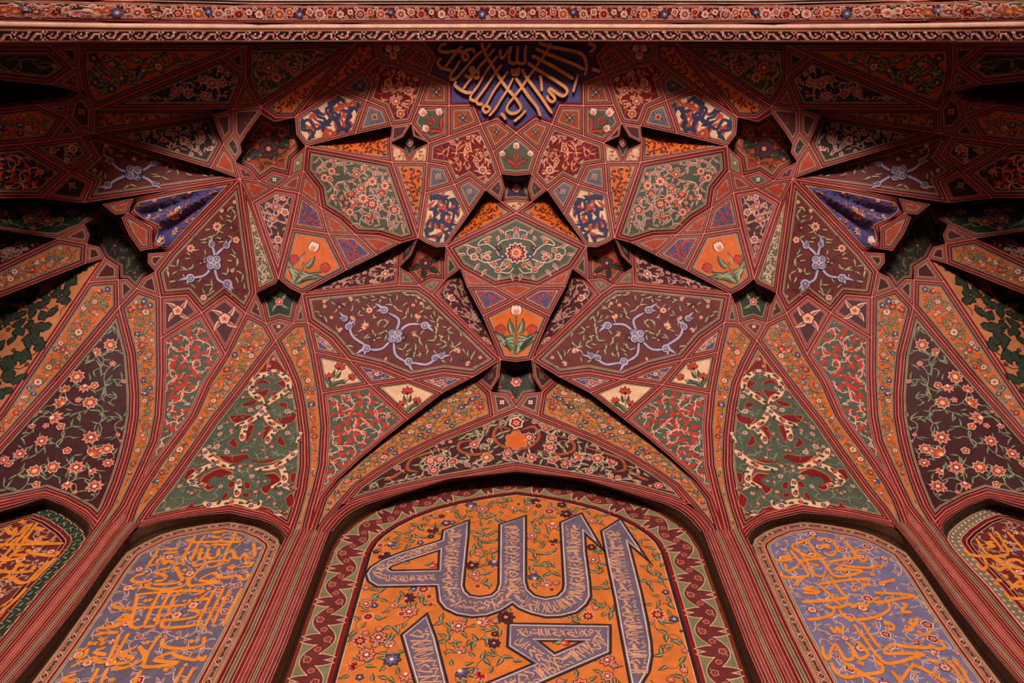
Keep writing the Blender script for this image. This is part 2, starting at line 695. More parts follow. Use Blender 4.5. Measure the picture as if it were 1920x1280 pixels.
def orn_vine(o, R=.12, flowers=('pinkw',), leaves=LEAFPAL, vine='cream', vw=.007, fr=.038, lf=.05, leafw=.30, avoid=None, np_=6, prob=.6, lotus=.25, extra=2, amax=400, fill=.62):
    f, rng = o.f, o.rng
    pts, ds = scatter(f, rng, R, .012, avoid=avoid, amax=amax, tries=int(min(6000, 500 + 14 * f.area / (R * R))))
    if not len(pts):
        return
    used = []
    lin = []
    for i, p in enumerate(pts):
        # vine back to the nearest earlier motif
        if i and vine:
            dd = ((pts[:i] - p) ** 2).sum(1)
            j = int(np.argmin(dd))
            L = math.sqrt(dd[j])
            if L < R * 2.2:
                q = pts[j]
                t = (p - q) / max(L, 1e-6)
                nrm = np.array([-t[1], t[0]])
                b = rng.choice([-1, 1]) * L * .28
                lin.append(np.array([q, q + t * L * .33 + nrm * b, q + t * L * .7 + nrm * b * .8, p]))
    if lin:
        allp = np.concatenate(lin)
        ok = (seg_dist(allp, f.poly) > f.dtot + .004).reshape(len(lin), 4).all(1)
        for s, k in zip(lin, ok):
            if k:
                o.ribbon(s, vw, vine, 1, n=4)
                m = (s[1] + s[2]) / 2
                a = math.atan2(s[2][1] - s[1][1], s[2][0] - s[1][0]) + rng.choice([-1, 1]) * .9
                used.append((m, a))
    tips = [(p, d) for p, d in zip(pts, ds)]
    cand = []
    for (p, d) in tips:
        r = min(fr * (.75 + .5 * rng.random()), d * .95 + .006)
        a = rng.random() * 6.283
        if rng.random() < prob and r > .010:
            key = flowers[int(rng.integers(len(flowers)))]
            if rng.random() < lotus:
                o.lotus(p, a, r * 1.15, FL[key])
            elif r > .05:
                o.bigflower(p, r, np_ + 2, FL[key], a)
            else:
                o.flower(p, r, int(rng.integers(5, np_ + 1)), FL[key], a)
            for k in range(extra):
                b = a + k * 2.6 + rng.random()
                cand.append((p + np.array([math.cos(b), math.sin(b)]) * r * .9, b + .5, lf * .8))
        else:
            for k in range(2):
                cand.append((p, a + k * (1.9 + rng.random()), lf))
    for m, a in used:
        cand.append((m, a, lf * .8))
    if fill and leaves:
        more, dm = scatter(f, rng, R * fill, .003, avoid=pts, amax=amax * 3, tries=int(min(9000, 500 + 16 * f.area / (R * R * fill * fill))))
        far = np.array(avoid) if avoid is not None else None
        for p, d in zip(more, dm):
            if far is not None and np.min(((far - p) ** 2).sum(1)) < (R * .5) ** 2:
                continue
            j = int(np.argmin(((pts - p) ** 2).sum(1)))
            q = pts[j]
            a = math.atan2(*(p - q)[::-1]) + rng.normal() * .5
            if rng.random() < .24:
                o.flower(p, min(fr * .5, d + .008), 5, FL[flowers[int(rng.integers(len(flowers)))]], a)
            else:
                cand.append((p - .4 * lf * np.array([math.cos(a), math.sin(a)]), a, lf * .85))
            if vine and rng.random() < .55:
                m = (p + q) / 2 + np.array([-(p - q)[1], (p - q)[0]]) * .22 * rng.choice([-1, 1])
                if seg_dist(m[None], f.poly)[0] > f.dtot + .004:
                    o.ribbon([q, m, p], vw * .8, vine, 1, n=4, taper=(1, .4))
    if cand and leaves:
        ends = np.array([c[0] + np.array([math.cos(c[1]), math.sin(c[1])]) * c[2] for c in cand])
        ok = seg_dist(ends, f.poly) > f.dtot + .004
        for (c, a, L), k in zip(cand, ok):
            if k:
                o.leaf(c, a, L * (.8 + .4 * rng.random()), L * leafw * .6, leaves, bend=rng.choice([-1, 1]) * (.25 + .3 * rng.random()))
    return pts


def orn_lattice(o, col='dred', s=.058, w=.0115):
    """dark scroll network over an orange ground"""
    f, rng = o.f, o.rng
    pts, ds = scatter(f, rng, s, .002, tries=1800)
    for p, d in zip(pts, ds):
        a = rng.random() * 6.28
        r = min(s * .7, d + .014)
        t = np.linspace(0, 4.2, 9)
        rr = r * (1 - .12 * t)
        P = np.stack([p[0] + rr * np.cos(a + t), p[1] + rr * np.sin(a + t)], 1)
        o.ribbon(P, w, col, 1, smooth=False, taper=(.3, .4))
        o.petal(p, a + 4, r * .8, w * 1.1, col, 1, .4)
        if rng.random() < .5:
            o.petal(p, a + 2, r * .7, w * .9, 'bred', 2, -.4)


def orn_arab(o, cols=('scarlet', 'pink'), s=.115, vine='pale'):
    """split-leaf arabesque patches with a fine vine"""
    f, rng = o.f, o.rng
    pts, ds = scatter(f, rng, s * .62, .012, tries=900)
    for p, d in zip(pts, ds):
        a = rng.random() * 6.28
        r = min(s * .5, d + .01)
        c = cols[0]
        for k in range(3):
            o.petal(p, a + k * 2.1, r, r * .30, c, 1, .5 * rng.choice([-1, 1]), tip=.8)
        if rng.random() < .3:
            o.rosette(p, r * .42, 6, c, 1, a)
    orn_vine(o, R=s * .95, flowers=('cream',), leaves=('pink', 'pale', 'pink'), vine=vine, vw=.007, fr=.02, lf=.045, leafw=.22, prob=.3, lotus=0, extra=1)


def orn_wallpaper(o, cols=('navy', 'bred')):
    """cream panel with interlaced blue and red split palmettes"""
    f, rng = o.f, o.rng
    for k, (col, lay) in enumerate(((cols[1], 1), (cols[0], 3))):
        pts, ds = scatter(f, rng, .115, .004, tries=900)
        for i, (p, d) in enumerate(zip(pts, ds)):
            if i:
                dd = ((pts[:i] - p) ** 2).sum(1)
                q = pts[int(np.argmin(dd))]
                L = math.sqrt(dd.min())
                t = (p - q) / L
                nr = np.array([-t[1], t[0]]) * L * .25 * rng.choice([-1, 1])
                o.ribbon([q, q + t * L * .35 + nr, q + t * L * .7 - nr * .6, p], .030, col, lay, n=4)
            a = rng.random() * 6.28
            for m in range(3):
                b = a + m * 2.1
                r = .085
                while r > .02 and seg_dist((p + r * np.array([math.cos(b), math.sin(b)]))[None], f.poly)[0] < f.dtot:
                    r *= .8
                o.petal(p, b, r, .021, col, lay, .35 * (-1) ** m, tip=.8)
            o.dot(p, .024, col, lay, 7)


def frame_axis(f, base, top):
    b, t = px2loc(f, [base, top])
    d = t - b
    L = np.linalg.norm(d)
    y = d / L
    x = np.array([y[1], -y[0]])
    return b, x, y, L


def orn_bouquet(o, base, top, wide=.42, leafp=LEAFPAL, mid=('ink', 'pale', 'pink'), side=('dred', 'scarlet', 'bred'), stem='leaf', blades=4, fl=.20, flower3=None):
    f = o.f
    b, x, y, L = frame_axis(f, base, top)

    def P(u, v):
        return b + x * u * L + y * v * L
    an = math.atan2(y[1], y[0])
    heads = []
    for (u, v) in ((0, .80), (-wide, .56), (wide, .56)):
        for _ in range(14):
            if seg_dist(P(u, v)[None], f.poly)[0] > f.dtot + fl * L * .45:
                break
            u, v = u * .9, .12 + (v - .12) * .95
        heads.append((u, v))
    for (u, v) in heads:
        o.ribbon([P(0, .04), P(u * .25, v * .4), P(u * .8, v * .75), P(u, v)], .03 * L, 'leafd', 1)
        o.ribbon([P(0, .04), P(u * .25, v * .4), P(u * .8, v * .75), P(u, v)], .018 * L, stem, 2)
    def fit(q, a, ln):
        while ln > .02:
            e = q + ln * np.array([math.cos(a), math.sin(a)])
            if seg_dist(e[None], f.poly)[0] > f.dtot + .006:
                break
            ln *= .86
        return ln
    for k in range(blades):
        for s in (-1, 1):
            a = an - s * (.30 + .30 * k)
            q = P(s * .02, .04 + .08 * k)
            ln = fit(q, a - s * .25, L * (.52 - .05 * k))
            o.leaf(q, a, ln, min(L * .06, ln * .2), leafp, bend=-s * .4, layer=2)
    for s in (-1, 1):
        q = P(s * .04, .42)
        o.leaf(q, an - s * .55, fit(q, an - s * .5, L * .30), L * .05, leafp, bend=s * .35, layer=3)
    for i, (u, v) in enumerate(heads):
        pal = mid if i == 0 else side
        a = an - (0 if i == 0 else math.copysign(.55, u))
        if flower3:
            o.lotus(P(u, v), a, fl * L * (1 if i == 0 else .8), flower3)
        else:
            o.tulip(P(u, v), a, fl * L * (1 if i == 0 else .85), pal)


def orn_single(o, key='bluef', leaf=LEAFPAL, r=.30, n=5, leaves=4):
    f = o.f
    c = f.poly.mean(0)
    D = seg_dist(c[None], f.poly)[0] - f.dtot
    R = max(D, .02)
    for k in range(leaves):
        a = .7 + k * 6.283 / leaves
        o.leaf(c + .3 * R * np.array([math.cos(a), math.sin(a)]), a, R * (.75 if leaf is LEAFPAL else 1.0), R * .17, leaf, .4)
    o.flower(c, R * (.45 if leaf is LEAFPAL else .62), n, FL[key], .4)


def orn_dots(o, col='pale'):
    f = o.f
    c = f.poly.mean(0)
    D = seg_dist(c[None], f.poly)[0] - f.dtot
    r = max(.006, min(D * .45, .03))
    for k in range(4):
        a = .78 + k * 1.5708
        o.dot(c + r * .8 * np.array([math.cos(a), math.sin(a)]), r * .55, col, 2, 7)


def orn_starflower(o, key='dark', n=6, leafp=('black', 'darkstar', 'dgreen'), tips=True):
    f = o.f
    c = f.poly.mean(0)
    V = f.poly
    R = np.sqrt(((V - c) ** 2).sum(1)).max()
    o.flower(c, R * .26, n, FL[key], .2, layer=4)
    m = 6
    for k in range(m):
        a = k * 6.283 / m + .3
        e = c + R * .62 * np.array([math.cos(a), math.sin(a)])
        if seg_dist(e[None], f.poly)[0] > f.dtot * .6:
            o.leaf(c + R * .2 * np.array([math.cos(a), math.sin(a)]), a, R * .42, R * .09, leafp, .2)
            if tips:
                o.flower(e, R * .10, 5, FL['redink'], a, layer=5)


def orn_scroll(o, strokes, spirals, cloud, vine=None):
    """pale cloud scrolls over a flowered ground (positions traced on the panel)"""
    f = o.f
    U = .0058
    acc = []
    for s in strokes:
        P = px2loc(f, s)
        o.ribbon(P, 6.6 * U, 'navy', 5, taper=(.6, .2))
        o.ribbon(P, 4.2 * U, 'lilac', 6, taper=(.6, .2))
        acc.append(catmull(P, 4))
    for (x, y, r, a0, hand) in spirals:
        c = px2loc(f, [(x, y)])[0]
        r *= .86
        o.dot(c, (r + 1.5) * U, 'navy', 5, 14)
        o.dot(c, r * U, 'lilac', 6, 14)
        o.spiral(c, r * .72 * U, 1.4, a0, 1.6 * U, 'navy', 7, hand)
        for k, ln, bd in ((-.15, 3.1, .25), (.55, 2.0, .45)):
            o.petal(c, a0 + k, r * ln * U, r * .42 * U, 'navy', 5, bd * hand)
            o.petal(c, a0 + k, r * (ln - .3) * U, r * .30 * U, 'lilac', 6, bd * hand)
        acc.append(c[None])
    c = px2loc(f, [cloud])[0]
    for k in range(4):
        q = c + 8 * U * np.array([math.cos(.78 + k * 1.57), math.sin(.78 + k * 1.57)])
        o.dot(q, 9 * U, 'navy', 7, 12)
    for k in range(4):
        q = c + 8 * U * np.array([math.cos(.78 + k * 1.57), math.sin(.78 + k * 1.57)])
        o.dot(q, 7 * U, 'lilac', 8, 12)
        o.spiral(q, 5 * U, 1.2, k, 1.4 * U, 'navy', 9)
    acc.append(c[None])
    kw = dict(R=.125, flowers=('creamf', 'creamf', 'dark'), leaves=('leafd', 'leaf', 'cream'), vine='ink', vw=.004, fr=.05, lf=.085, leafw=.3, prob=.42, lotus=.35, extra=1)
    kw.update(vine or {})
    orn_vine(o, avoid=np.concatenate(acc), **kw)


def walk(f, d, step, closed=True):
    """points along the outline moved inward by d, with the walking direction"""
    P = offset_raw(f.poly, d)
    if closed:
        P = np.vstack([P, P[:1]])
    L = np.r_[0, np.cumsum(np.linalg.norm(np.diff(P, axis=0), axis=1))]
    n = max(2, int(L[-1] / step))
    t = np.linspace(0, L[-1], n, endpoint=False)
    Q = np.stack([np.interp(t, L, P[:, 0]), np.interp(t, L, P[:, 1])], 1)
    T = np.roll(Q, -1, 0) - Q
    return Q, np.arctan2(T[:, 1], T[:, 0])


def text(o, groups, w, col='orangetext', layer=9, edge=None):
    """calligraphy traced as pen strokes; groups: (x0, y0, scale, strokes, dots)"""
    f = o.f
    for (x0, y0, s, strokes, dots) in groups:
        for st in strokes:
            P = px2loc(f, [(x0 + x / s, y0 + y / s) for x, y in st])
            if edge:
                o.pen(P, w * 1.5, edge, layer - 1)
            o.pen(P, w, col, layer)
        for (x, y) in dots:
            c = px2loc(f, [(x0 + x / s, y0 + y / s)])[0]
            o.dot(c, w * .72, col, layer, 4, .5)


def script_fill(o, path, half, col, layer, rng, wd=.0075, pitch=.05):
    """fine cursive writing along a band (path in facet coordinates)"""
    C = resample(catmull(path, 6), max(4, int(np.linalg.norm(np.diff(catmull(path, 6), axis=0), axis=1).sum() / pitch)))
    for i in range(len(C) - 1):
        t = C[i + 1] - C[i]
        L = np.linalg.norm(t)
        if L < 1e-6:
            continue
        t = t / L
        nr = np.array([-t[1], t[0]])

        def q(u, v):
            return C[i] + t * u * L + nr * v * half
        k = int(rng.integers(6))
        if k == 0:
            o.pen([q(.1, .85), q(.2, .1), q(.3, -.7)], wd * 1.3, col, layer)
            o.pen([q(.5, .8), q(.6, -.2), q(.9, -.5)], wd * 1.3, col, layer)
        elif k == 1:
            o.pen([q(0, .2), q(.1, -.6), q(.6, -.7), q(1, -.2), q(.9, .3)], wd * 1.2, col, layer)
            o.pen([q(.3, .8), q(.5, .0), q(.6, -.3)], wd, col, layer)
        elif k == 2:
            o.pen([q(.9, .5), q(.5, .75), q(.2, .4), q(.5, .1), q(.8, .3), q(.5, -.2), q(0, -.6)], wd * 1.2, col, layer)
        elif k == 3:
            o.pen([q(1.1, -.3), q(.85, .0), q(.7, -.35), q(.5, .0), q(.35, -.35), q(.1, -.1), q(-.1, -.5)], wd, col, layer)
            o.pen([q(.3, .8), q(.8, .35)], wd, col, layer)
        elif k == 4:
            o.pen([q(.0, .7), q(.6, .5), q(.9, .75)], wd, col, layer)
            o.pen([q(.9, .2), q(.2, -.1), q(.7, -.5), q(1.2, -.75)], wd * 1.3, col, layer)
        else:
            o.pen([q(.1, -.8), q(.4, -.2), q(.9, .85)], wd * 1.3, col, layer)
            o.pen([q(.1, .6), q(.5, .2), q(.9, -.7)], wd * 1.2, col, layer)
        for _ in range(2):
            o.dot(q(rng.random(), rng.random() * 1.6 - .8), wd * .6, col, layer, 4)
# ---------------------------------------------------------------- the facets (left half; mirrored about the middle of the arch)
RELIEF += [(450, 336, 60, .10), (522, 522, 60, .10), (784, 446, 50, .08), (572, 274, 45, .06), (836, 462, 40, .06), (968, 676, 70, .12),
           (900, 560, 60, .06), (967, 470, 70, -.10), (670, 380, 60, -.05), (176, 250, 50, .08), (490, 199, 45, .08), (620, 150, 30, -.05),
           (750, 620, 70, -.10), (400, 490, 50, -.07)]
PV = 'vault facet'
G1, G2, G3 = 'painted facets of the upper vault tier', 'painted facets of the middle vault tier', 'painted facets of the lower vault tier'


def vine(**kw):
    return lambda o: orn_vine(o, **kw)


V_red = vine(R=.092, flowers=('cream', 'orangef'), leaves=('orange', 'orange', 'pale'), vine='pink', vw=.005, fr=.044, lf=.07, leafw=.22, lotus=.15, prob=.5)
V_green = vine(R=.105, flowers=('pinkw', 'pinkw', 'rosef', 'creamf'), leaves=('pale', 'pink', 'maroon'), vine='pale', vw=.0065, fr=.068, lf=.078, leafw=.24, lotus=.4, prob=.6)
V_darkfl = vine(R=.10, flowers=('cream', 'pinkw'), leaves=('pale', 'pink', 'plum'), vine='pale', vw=.006, fr=.056, lf=.058, leafw=.25, prob=.65, lotus=.2)
V_dark = vine(R=.135, flowers=('rosef', 'orangef', 'rosef'), leaves=('leafd', 'leaf', 'leaflight'), vine='leaflight', vw=.006, fr=.082, lf=.10, leafw=.19, prob=.6, lotus=.45, fill=.8)
V_orange = vine(R=.062, flowers=('redink', 'palef', 'blueink', 'rosef'), leaves=('leafd', 'leaf', 'leaflight'), vine='ink', vw=.004, fr=.037, lf=.05, leafw=.34, prob=.62, lotus=.15, extra=2)
V_orangebig = vine(R=.105, flowers=('redink', 'palef', 'blueink'), leaves=('leafd', 'leaf', 'leaflight'), vine='leafd', vw=.006, fr=.06, lf=.11, leafw=.38, prob=.5, lotus=.2)
V_blue = vine(R=.105, flowers=('orangef', 'rosef', 'cream'), leaves=('maroon', 'tan', 'pink'), vine='pink', vw=.005, fr=.05, lf=.065, leafw=.24, prob=.6, lotus=.25, fill=.8)
V_vinep = vine(R=.15, flowers=('dark',), leaves=('black', 'leafd', 'dgreen'), vine='black', vw=.010, fr=.05, lf=.12, leafw=.62, prob=.05, lotus=0, fill=.7)
V_ripple = V_blue


def single(key, leaves=4, **kw):
    return lambda o: orn_single(o, key, leaves=leaves, **kw)


def star(key, n=6, **kw):
    return lambda o: orn_starflower(o, key, n, **kw)


def bigstar(o):
    c = o.f.poly.mean(0)
    orn_starflower(o, 'dark', 8, tips=False)
    a = np.linspace(0, 6.28, 12)
    orn_vine(o, R=.12, flowers=('redink', 'redf'), leaves=('black', 'leafd', 'leaf'), vine='ink', vw=.006, fr=.045, lf=.08, leafw=.3, prob=.5, lotus=.6, avoid=np.stack([c[0] + .08 * np.cos(a), c[1] + .08 * np.sin(a)], 1))


def dots(col='pale'):
    return lambda o: orn_dots(o, col)


lattice = lambda o: orn_lattice(o)
blot = lambda o: orn_lattice(o, 'bred', .06, .008)
arab = lambda o: orn_arab(o)
bluearab = lambda o: (orn_lattice(o, 'scarlet', .05, .010))
wallp = lambda o: orn_wallpaper(o)
creamvine = vine(R=.05, flowers=('creamf',), leaves=('leaflight', 'pale', 'pale'), vine='pale', vw=.006, fr=.018, lf=.035, leafw=.25, prob=.1)
smallfl = vine(R=.075, flowers=('creamf', 'pinkw'), leaves=('pale', 'bred', 'dred'), vine='pale', vw=.005, fr=.042, lf=.05, prob=.75, lotus=.1, leafw=.3)

# --- the blue apex with its ring of squares
F('apex_medallion', 'deep blue half-round apex field with raised golden lettering under the front arch', 'apex panel',
  [(968, 75), (791, 76), (817, 106), (804, 140), (842, 156), (842, 198), (886, 197), (901, 233), (932, 222), (968, 249)], 'apexblue', 'plain', None, sym=True)
F('square_facet', 'small orange-red square with blue flower, highest beside the {L} end of the blue apex', PV, [(791, 76), (817, 106), (804, 140), (745, 117)], 'rust', 'thin', single('blueink'), group=G1)
F('pentagon_facet', 'dark green tulip facet cut off by the front arch, {L} of the blue apex', PV, [(703, 77), (706, 109), (745, 117), (791, 76)], 'green', 'thin',
  lambda o: orn_bouquet(o, (735, 72), (738, 112), .5, ('dred', 'bred', 'scarlet'), ('maroon', 'pale', 'pink'), ('maroon', 'pale', 'pink'), stem='scarlet', blades=2, fl=.4), group=G1)
F('square_facet', 'small orange-red square with blue flower, second along the {L} rim of the blue apex', PV, [(804, 140), (842, 156), (842, 198), (785, 197)], 'rust', 'thin', single('blueink'), group=G1)
F('square_facet', 'small orange-red square with blue flower, third along the {L} rim of the blue apex', PV, [(842, 198), (886, 197), (901, 233), (842, 255)], 'rust', 'thin', single('blueink'), group=G1)
F('square_facet', 'small orange-red square with blue flower, just {L} of the lowest apex tip', PV, [(901, 233), (932, 222), (968, 249), (925, 285)], 'rust', 'thin', single('blueink'), group=G1)
F('pentagon_facet', 'green pentagon with pale tulips on red stems, {L} below the blue apex', PV, [(785, 197), (842, 198), (842, 255), (804, 268), (771, 231)], 'green', 'thin',
  lambda o: orn_bouquet(o, (832, 250), (790, 208), .5, ('dred', 'bred', 'scarlet'), ('maroon', 'pale', 'pink'), ('maroon', 'pale', 'pink'), stem='scarlet', blades=2, fl=.28), group=G1)
F('pentagon_facet', 'green pentagon with three pale tulips on red stems, centred right below the apex tip', PV, [(968, 249), (925, 285), (939, 326), (968, 329)], 'green', 'thin',
  lambda o: orn_bouquet(o, (968, 318), (968, 270), .55, ('dred', 'bred', 'scarlet'), ('maroon', 'pale', 'pink'), ('maroon', 'pale', 'pink'), stem='scarlet', blades=3, fl=.28), sym=True, group=G1)
F('arrow_facet', 'crimson arrow-shaped facet with cream vines, {L} of the central green pentagon', PV,
  [(804, 268), (842, 255), (901, 233), (925, 285), (939, 326), (910, 356), (880, 332), (852, 346), (836, 311), (801, 305)], 'bandred', 'thin', V_red, group=G1)
F('arrow_facet', 'crimson arrow-shaped facet with cream and orange vines, far {L} of the blue apex', PV,
  [(706, 109), (745, 117), (804, 140), (785, 197), (771, 231), (735, 236), (721, 202), (687, 188), (699, 155), (680, 132)], 'bandred', 'thin', V_red, group=G1)
F('kite_facet', 'small lilac-blue kite with one pale flower, outer one under the {L} crimson arrow', PV, [(801, 305), (836, 311), (852, 346), (797, 362)], 'bluegrey', 'thin', single('pinkw'), group=G1)
F('kite_facet', 'small lilac-blue kite with one pale flower, inner one under the {L} crimson arrow', PV, [(852, 346), (880, 332), (910, 356), (879, 402)], 'bluegrey', 'thin', single('pinkw'), group=G1)
F('kite_facet', 'small lilac-blue kite with red flowers, {L} of the cream wallpaper facet near the front arch', PV, [(687, 188), (721, 202), (735, 236), (666, 251)], 'bluegrey', 'thin', single('redf'), group=G1)
F('kite_facet', 'small dark blue kite with one flower, above the {L} upper cream facet', PV, [(680, 132), (699, 155), (687, 188), (632, 167)], 'blue', 'thin', single('rosef'), group=G1)
F('cream_facet', 'cream facet with interlaced blue and red palmettes, {L} of the central kite', PV,
  [(797, 362), (852, 346), (879, 402), (836, 462), (818, 463), (799, 455), (784, 446)], 'creamfield', 'thin', wallp, group=G1)
F('cream_facet', 'cream facet with interlaced blue and red palmettes, {L} and high under the front arch', PV,
  [(632, 167), (687, 188), (666, 251), (573, 274), (556, 252), (554, 219)], 'creamfield', 'thin', wallp, group=G1)
F('wedge_facet', 'tall bright orange wedge with dark red scrolls, between {L} grey-green facet and cream facet', PV,
  [(735, 304), (767, 305), (801, 305), (797, 362), (784, 446)], 'orange', 'thin', lattice, group=G1)
F('star_boss', 'small dark blue four-pointed star, {L} below the green tulip pentagon', 'star',
  [(771, 231, .18), (775, 255, .18), (804, 268, .18), (779, 280, .18), (768, 304, .18), (757, 280, .18), (732, 268, .18), (756, 256, .18)], 'navy', 'thin', star('rosef', 4, tips=False), k=.6, group='stars of the vault')
F('triangle_facet', 'small cream triangle under the {L} little blue star, outer one', PV, [(732, 268), (757, 280), (768, 304), (735, 304)], 'creamfield', 'tiny', blot, k=.7, group=G1)
F('triangle_facet', 'small cream triangle under the {L} little blue star, inner one', PV, [(768, 304), (779, 280), (804, 268), (801, 305)], 'creamfield', 'tiny', blot, k=.7, group=G1)
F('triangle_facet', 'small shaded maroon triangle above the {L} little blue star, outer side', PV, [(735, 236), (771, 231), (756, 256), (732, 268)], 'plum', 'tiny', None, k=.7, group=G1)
F('triangle_facet', 'thin red triangle above the {L} little blue star, inner side', PV, [(771, 231), (804, 268), (775, 255)], 'dred', 'tiny', None, k=.5, group=G1)
F('shadow_facet', 'sunken orange triangle in shadow under the {L} upper cream facet', PV, [(573, 274), (666, 251, .32), (735, 236, .34), (732, 268), (735, 304)], 'orange', 'thin', lattice, group=G1)
# --- grey-green facet and what surrounds it
F('grey_green_facet', 'large grey-green facet with pink lotus vines, upper {L} of the central kite', PV,
  [(573, 274), (735, 304), (784, 446), (752, 455), (712, 442), (667, 440), (638, 412), (602, 390), (597, 355), (569, 320)], 'green', 'std', V_green, group=G2)
F('small_diamond_facet', 'small red diamond on the outer edge of the {L} grey-green facet', PV, [(569, 320), (597, 355), (602, 390), (561, 361)], 'bred', 'thin', blot, k=.8, group=G2)
F('small_diamond_facet', 'small red diamond at the lower left-hand edge of the {L} grey-green facet, mid way'.replace('left-hand edge', 'slanting edge'), PV, [(602, 390), (638, 412), (667, 440), (616, 438)], 'bred', 'thin', blot, k=.8, group=G2)
F('small_diamond_facet', 'small red diamond at the bottom tip of the {L} grey-green facet', PV, [(667, 440), (712, 442), (752, 455), (707, 478)], 'bred', 'thin', blot, k=.8, group=G2)
F('kite_facet', 'violet-blue kite with red arabesque above the {L} orange tulip facet', PV, [(561, 361), (602, 390), (616, 438), (547, 427)], 'blue', 'thin', bluearab, group=G2)
F('kite_facet', 'violet-blue kite with red arabesque beside the {L} orange tulip facet, toward the centre', PV, [(616, 438), (667, 440), (707, 478), (650, 506)], 'blue', 'thin', bluearab, group=G2)
F('tulip_facet', 'bright orange facet with a bush of tulips, {L} of the central pendant', PV, [(547, 427), (616, 438), (650, 506), (566, 551), (544, 540), (522, 522)], 'orange', 'std',
  lambda o: orn_bouquet(o, (552, 535), (592, 455), .42, mid=('ink', 'pale', 'pink'), blades=4, fl=.22), k=.85, group=G2)
F('dark_wedge_facet', 'dark maroon wedge with pink blossom, {L} of the orange tulip facet', PV, [(472, 379), (517, 353), (561, 361), (547, 427), (522, 522)], 'plum', 'rose', V_darkfl, group=G2)
F('triangle_facet', 'bright red triangle above the {L} dark blossom wedge, outer one', PV, [(450, 335), (486, 340), (517, 353), (472, 379)], 'bred', 'thin', blot, k=.8, group=G2)
F('triangle_facet', 'red triangle above the {L} dark blossom wedge, inner one', PV, [(517, 353), (543, 331), (569, 320), (561, 361)], 'rose', 'thin', None, k=.8, group=G2)
F('star_boss', 'large orange star with dark flower, {L} upper vault beside the grey-green facet', 'star',
  [(489, 213, .26), (515, 228, .26), (553, 220, .26), (552, 250, .26), (573, 274, .26), (548, 298, .26), (543, 331, .26), (512, 322, .26), (486, 340, .26), (468, 318, .26), (441, 303, .26), (453, 285, .26), (450, 270, .26), (462, 250, .26)],
  'rust', 'std', bigstar, k=.8, group='stars of the vault')
F('rhomb_facet', 'small pink rhomb at the outer lower corner of the {L} orange star', PV, [(441, 303), (468, 318), (486, 340), (450, 335)], 'plum', 'rose', dots('leaflight'), k=.55, group=G2)
F('rhomb_facet', 'small pink rhomb at the lowest point of the {L} orange star', PV, [(486, 340), (512, 322), (543, 331), (517, 353)], 'green', 'rose', dots('pale'), k=.55, group=G2)
F('rhomb_facet', 'small upright rhomb on the inner side of the {L} orange star', PV, [(573, 274), (548, 298), (543, 331), (569, 320)], 'sage', 'thin', dots('pale'), k=.6, group=G2)
F('rhomb_facet', 'small dark rhomb on the outer side of the {L} orange star', PV, [(450, 270), (453, 285), (441, 303), (419, 270), (437, 248)], 'darkstar', 'thin', dots('olive'), k=.7, group=G2)
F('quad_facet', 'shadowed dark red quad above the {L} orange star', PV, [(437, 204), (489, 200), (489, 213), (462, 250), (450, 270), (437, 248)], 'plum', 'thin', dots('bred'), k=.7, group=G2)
F('triangle_facet', 'thin red triangle over the top of the {L} orange star', PV, [(489, 200), (517, 220), (553, 220), (515, 228), (489, 213)], 'dred', 'plain', None, k=.5, group=G1)
# --- strips against the front arch
F('green_leaf_facet', 'large dark green leaf-shaped facet with red flowers, {L} against the front arch', PV, [(462, 85), (669, 80), (489, 200), (471, 172), (461, 146)], 'green', 'std', V_green, k=.8, group=G1)
F('orange_strip_facet', 'bright orange strip with red scrolls, outer of the {L} pair under the front arch', PV, [(669, 80), (553, 220), (517, 220), (489, 200)], 'orange', 'std', lattice, k=.75, group=G1)
F('orange_strip_facet', 'shaded orange strip with red scrolls, inner of the {L} pair under the front arch', PV, [(669, 80), (703, 77), (706, 109), (680, 132), (632, 167), (554, 219)], 'orange', 'std', lattice, k=.7, group=G1)
F('triangle_facet', 'dark red triangle against the front arch, outer side of the {L} green leaf facet', PV, [(414, 107), (462, 85), (461, 146)], 'dred', 'thin', None, group=G1)
F('triangle_facet', 'orange-red triangle at the foot of the {L} green leaf facet', PV, [(461, 146), (471, 172), (489, 200), (437, 204)], 'bred', 'thin', blot, group=G1)
F('dark_blue_facet', 'dark blue and black facet with pink blossom, long {L} wedge below the front arch', PV, [(414, 107), (461, 146), (437, 204), (178, 205)], 'navy', 'std', V_darkfl, k=.85, group=G1)
F('orange_leaf_facet', 'big orange leaf-shaped facet with green foliage, {L} end of the front arch', PV, [(150, 85), (462, 85), (414, 107), (178, 205), (156, 166), (148, 126)], 'orange', 'std', V_orangebig, k=.85, group=G1)
F('shadow_facet', 'sunken orange sliver in shadow under the long dark blue wedge, {L}', PV, [(178, 205, .08), (437, 204, .34), (398, 216, .30), (176, 250)], 'orange2', 'thin', lattice, group=G1)
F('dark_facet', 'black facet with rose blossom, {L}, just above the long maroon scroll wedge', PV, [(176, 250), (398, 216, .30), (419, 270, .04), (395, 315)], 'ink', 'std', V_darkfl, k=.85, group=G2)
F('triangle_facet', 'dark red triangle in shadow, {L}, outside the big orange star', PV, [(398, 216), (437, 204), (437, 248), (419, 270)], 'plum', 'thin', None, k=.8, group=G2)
F('triangle_facet', 'red triangle at the outer foot of the {L} orange star', PV, [(419, 270), (441, 303), (450, 335), (395, 315)], 'bred', 'thin', None, k=.85, group=G2)
F('hexagon_facet', 'small dark maroon hexagon at the {L} end of the front arch', PV, [(150, 173), (165, 186), (178, 205), (176, 250), (145, 243), (124, 220), (131, 190)], 'plum', 'thin', dots('pink'), group=G1)
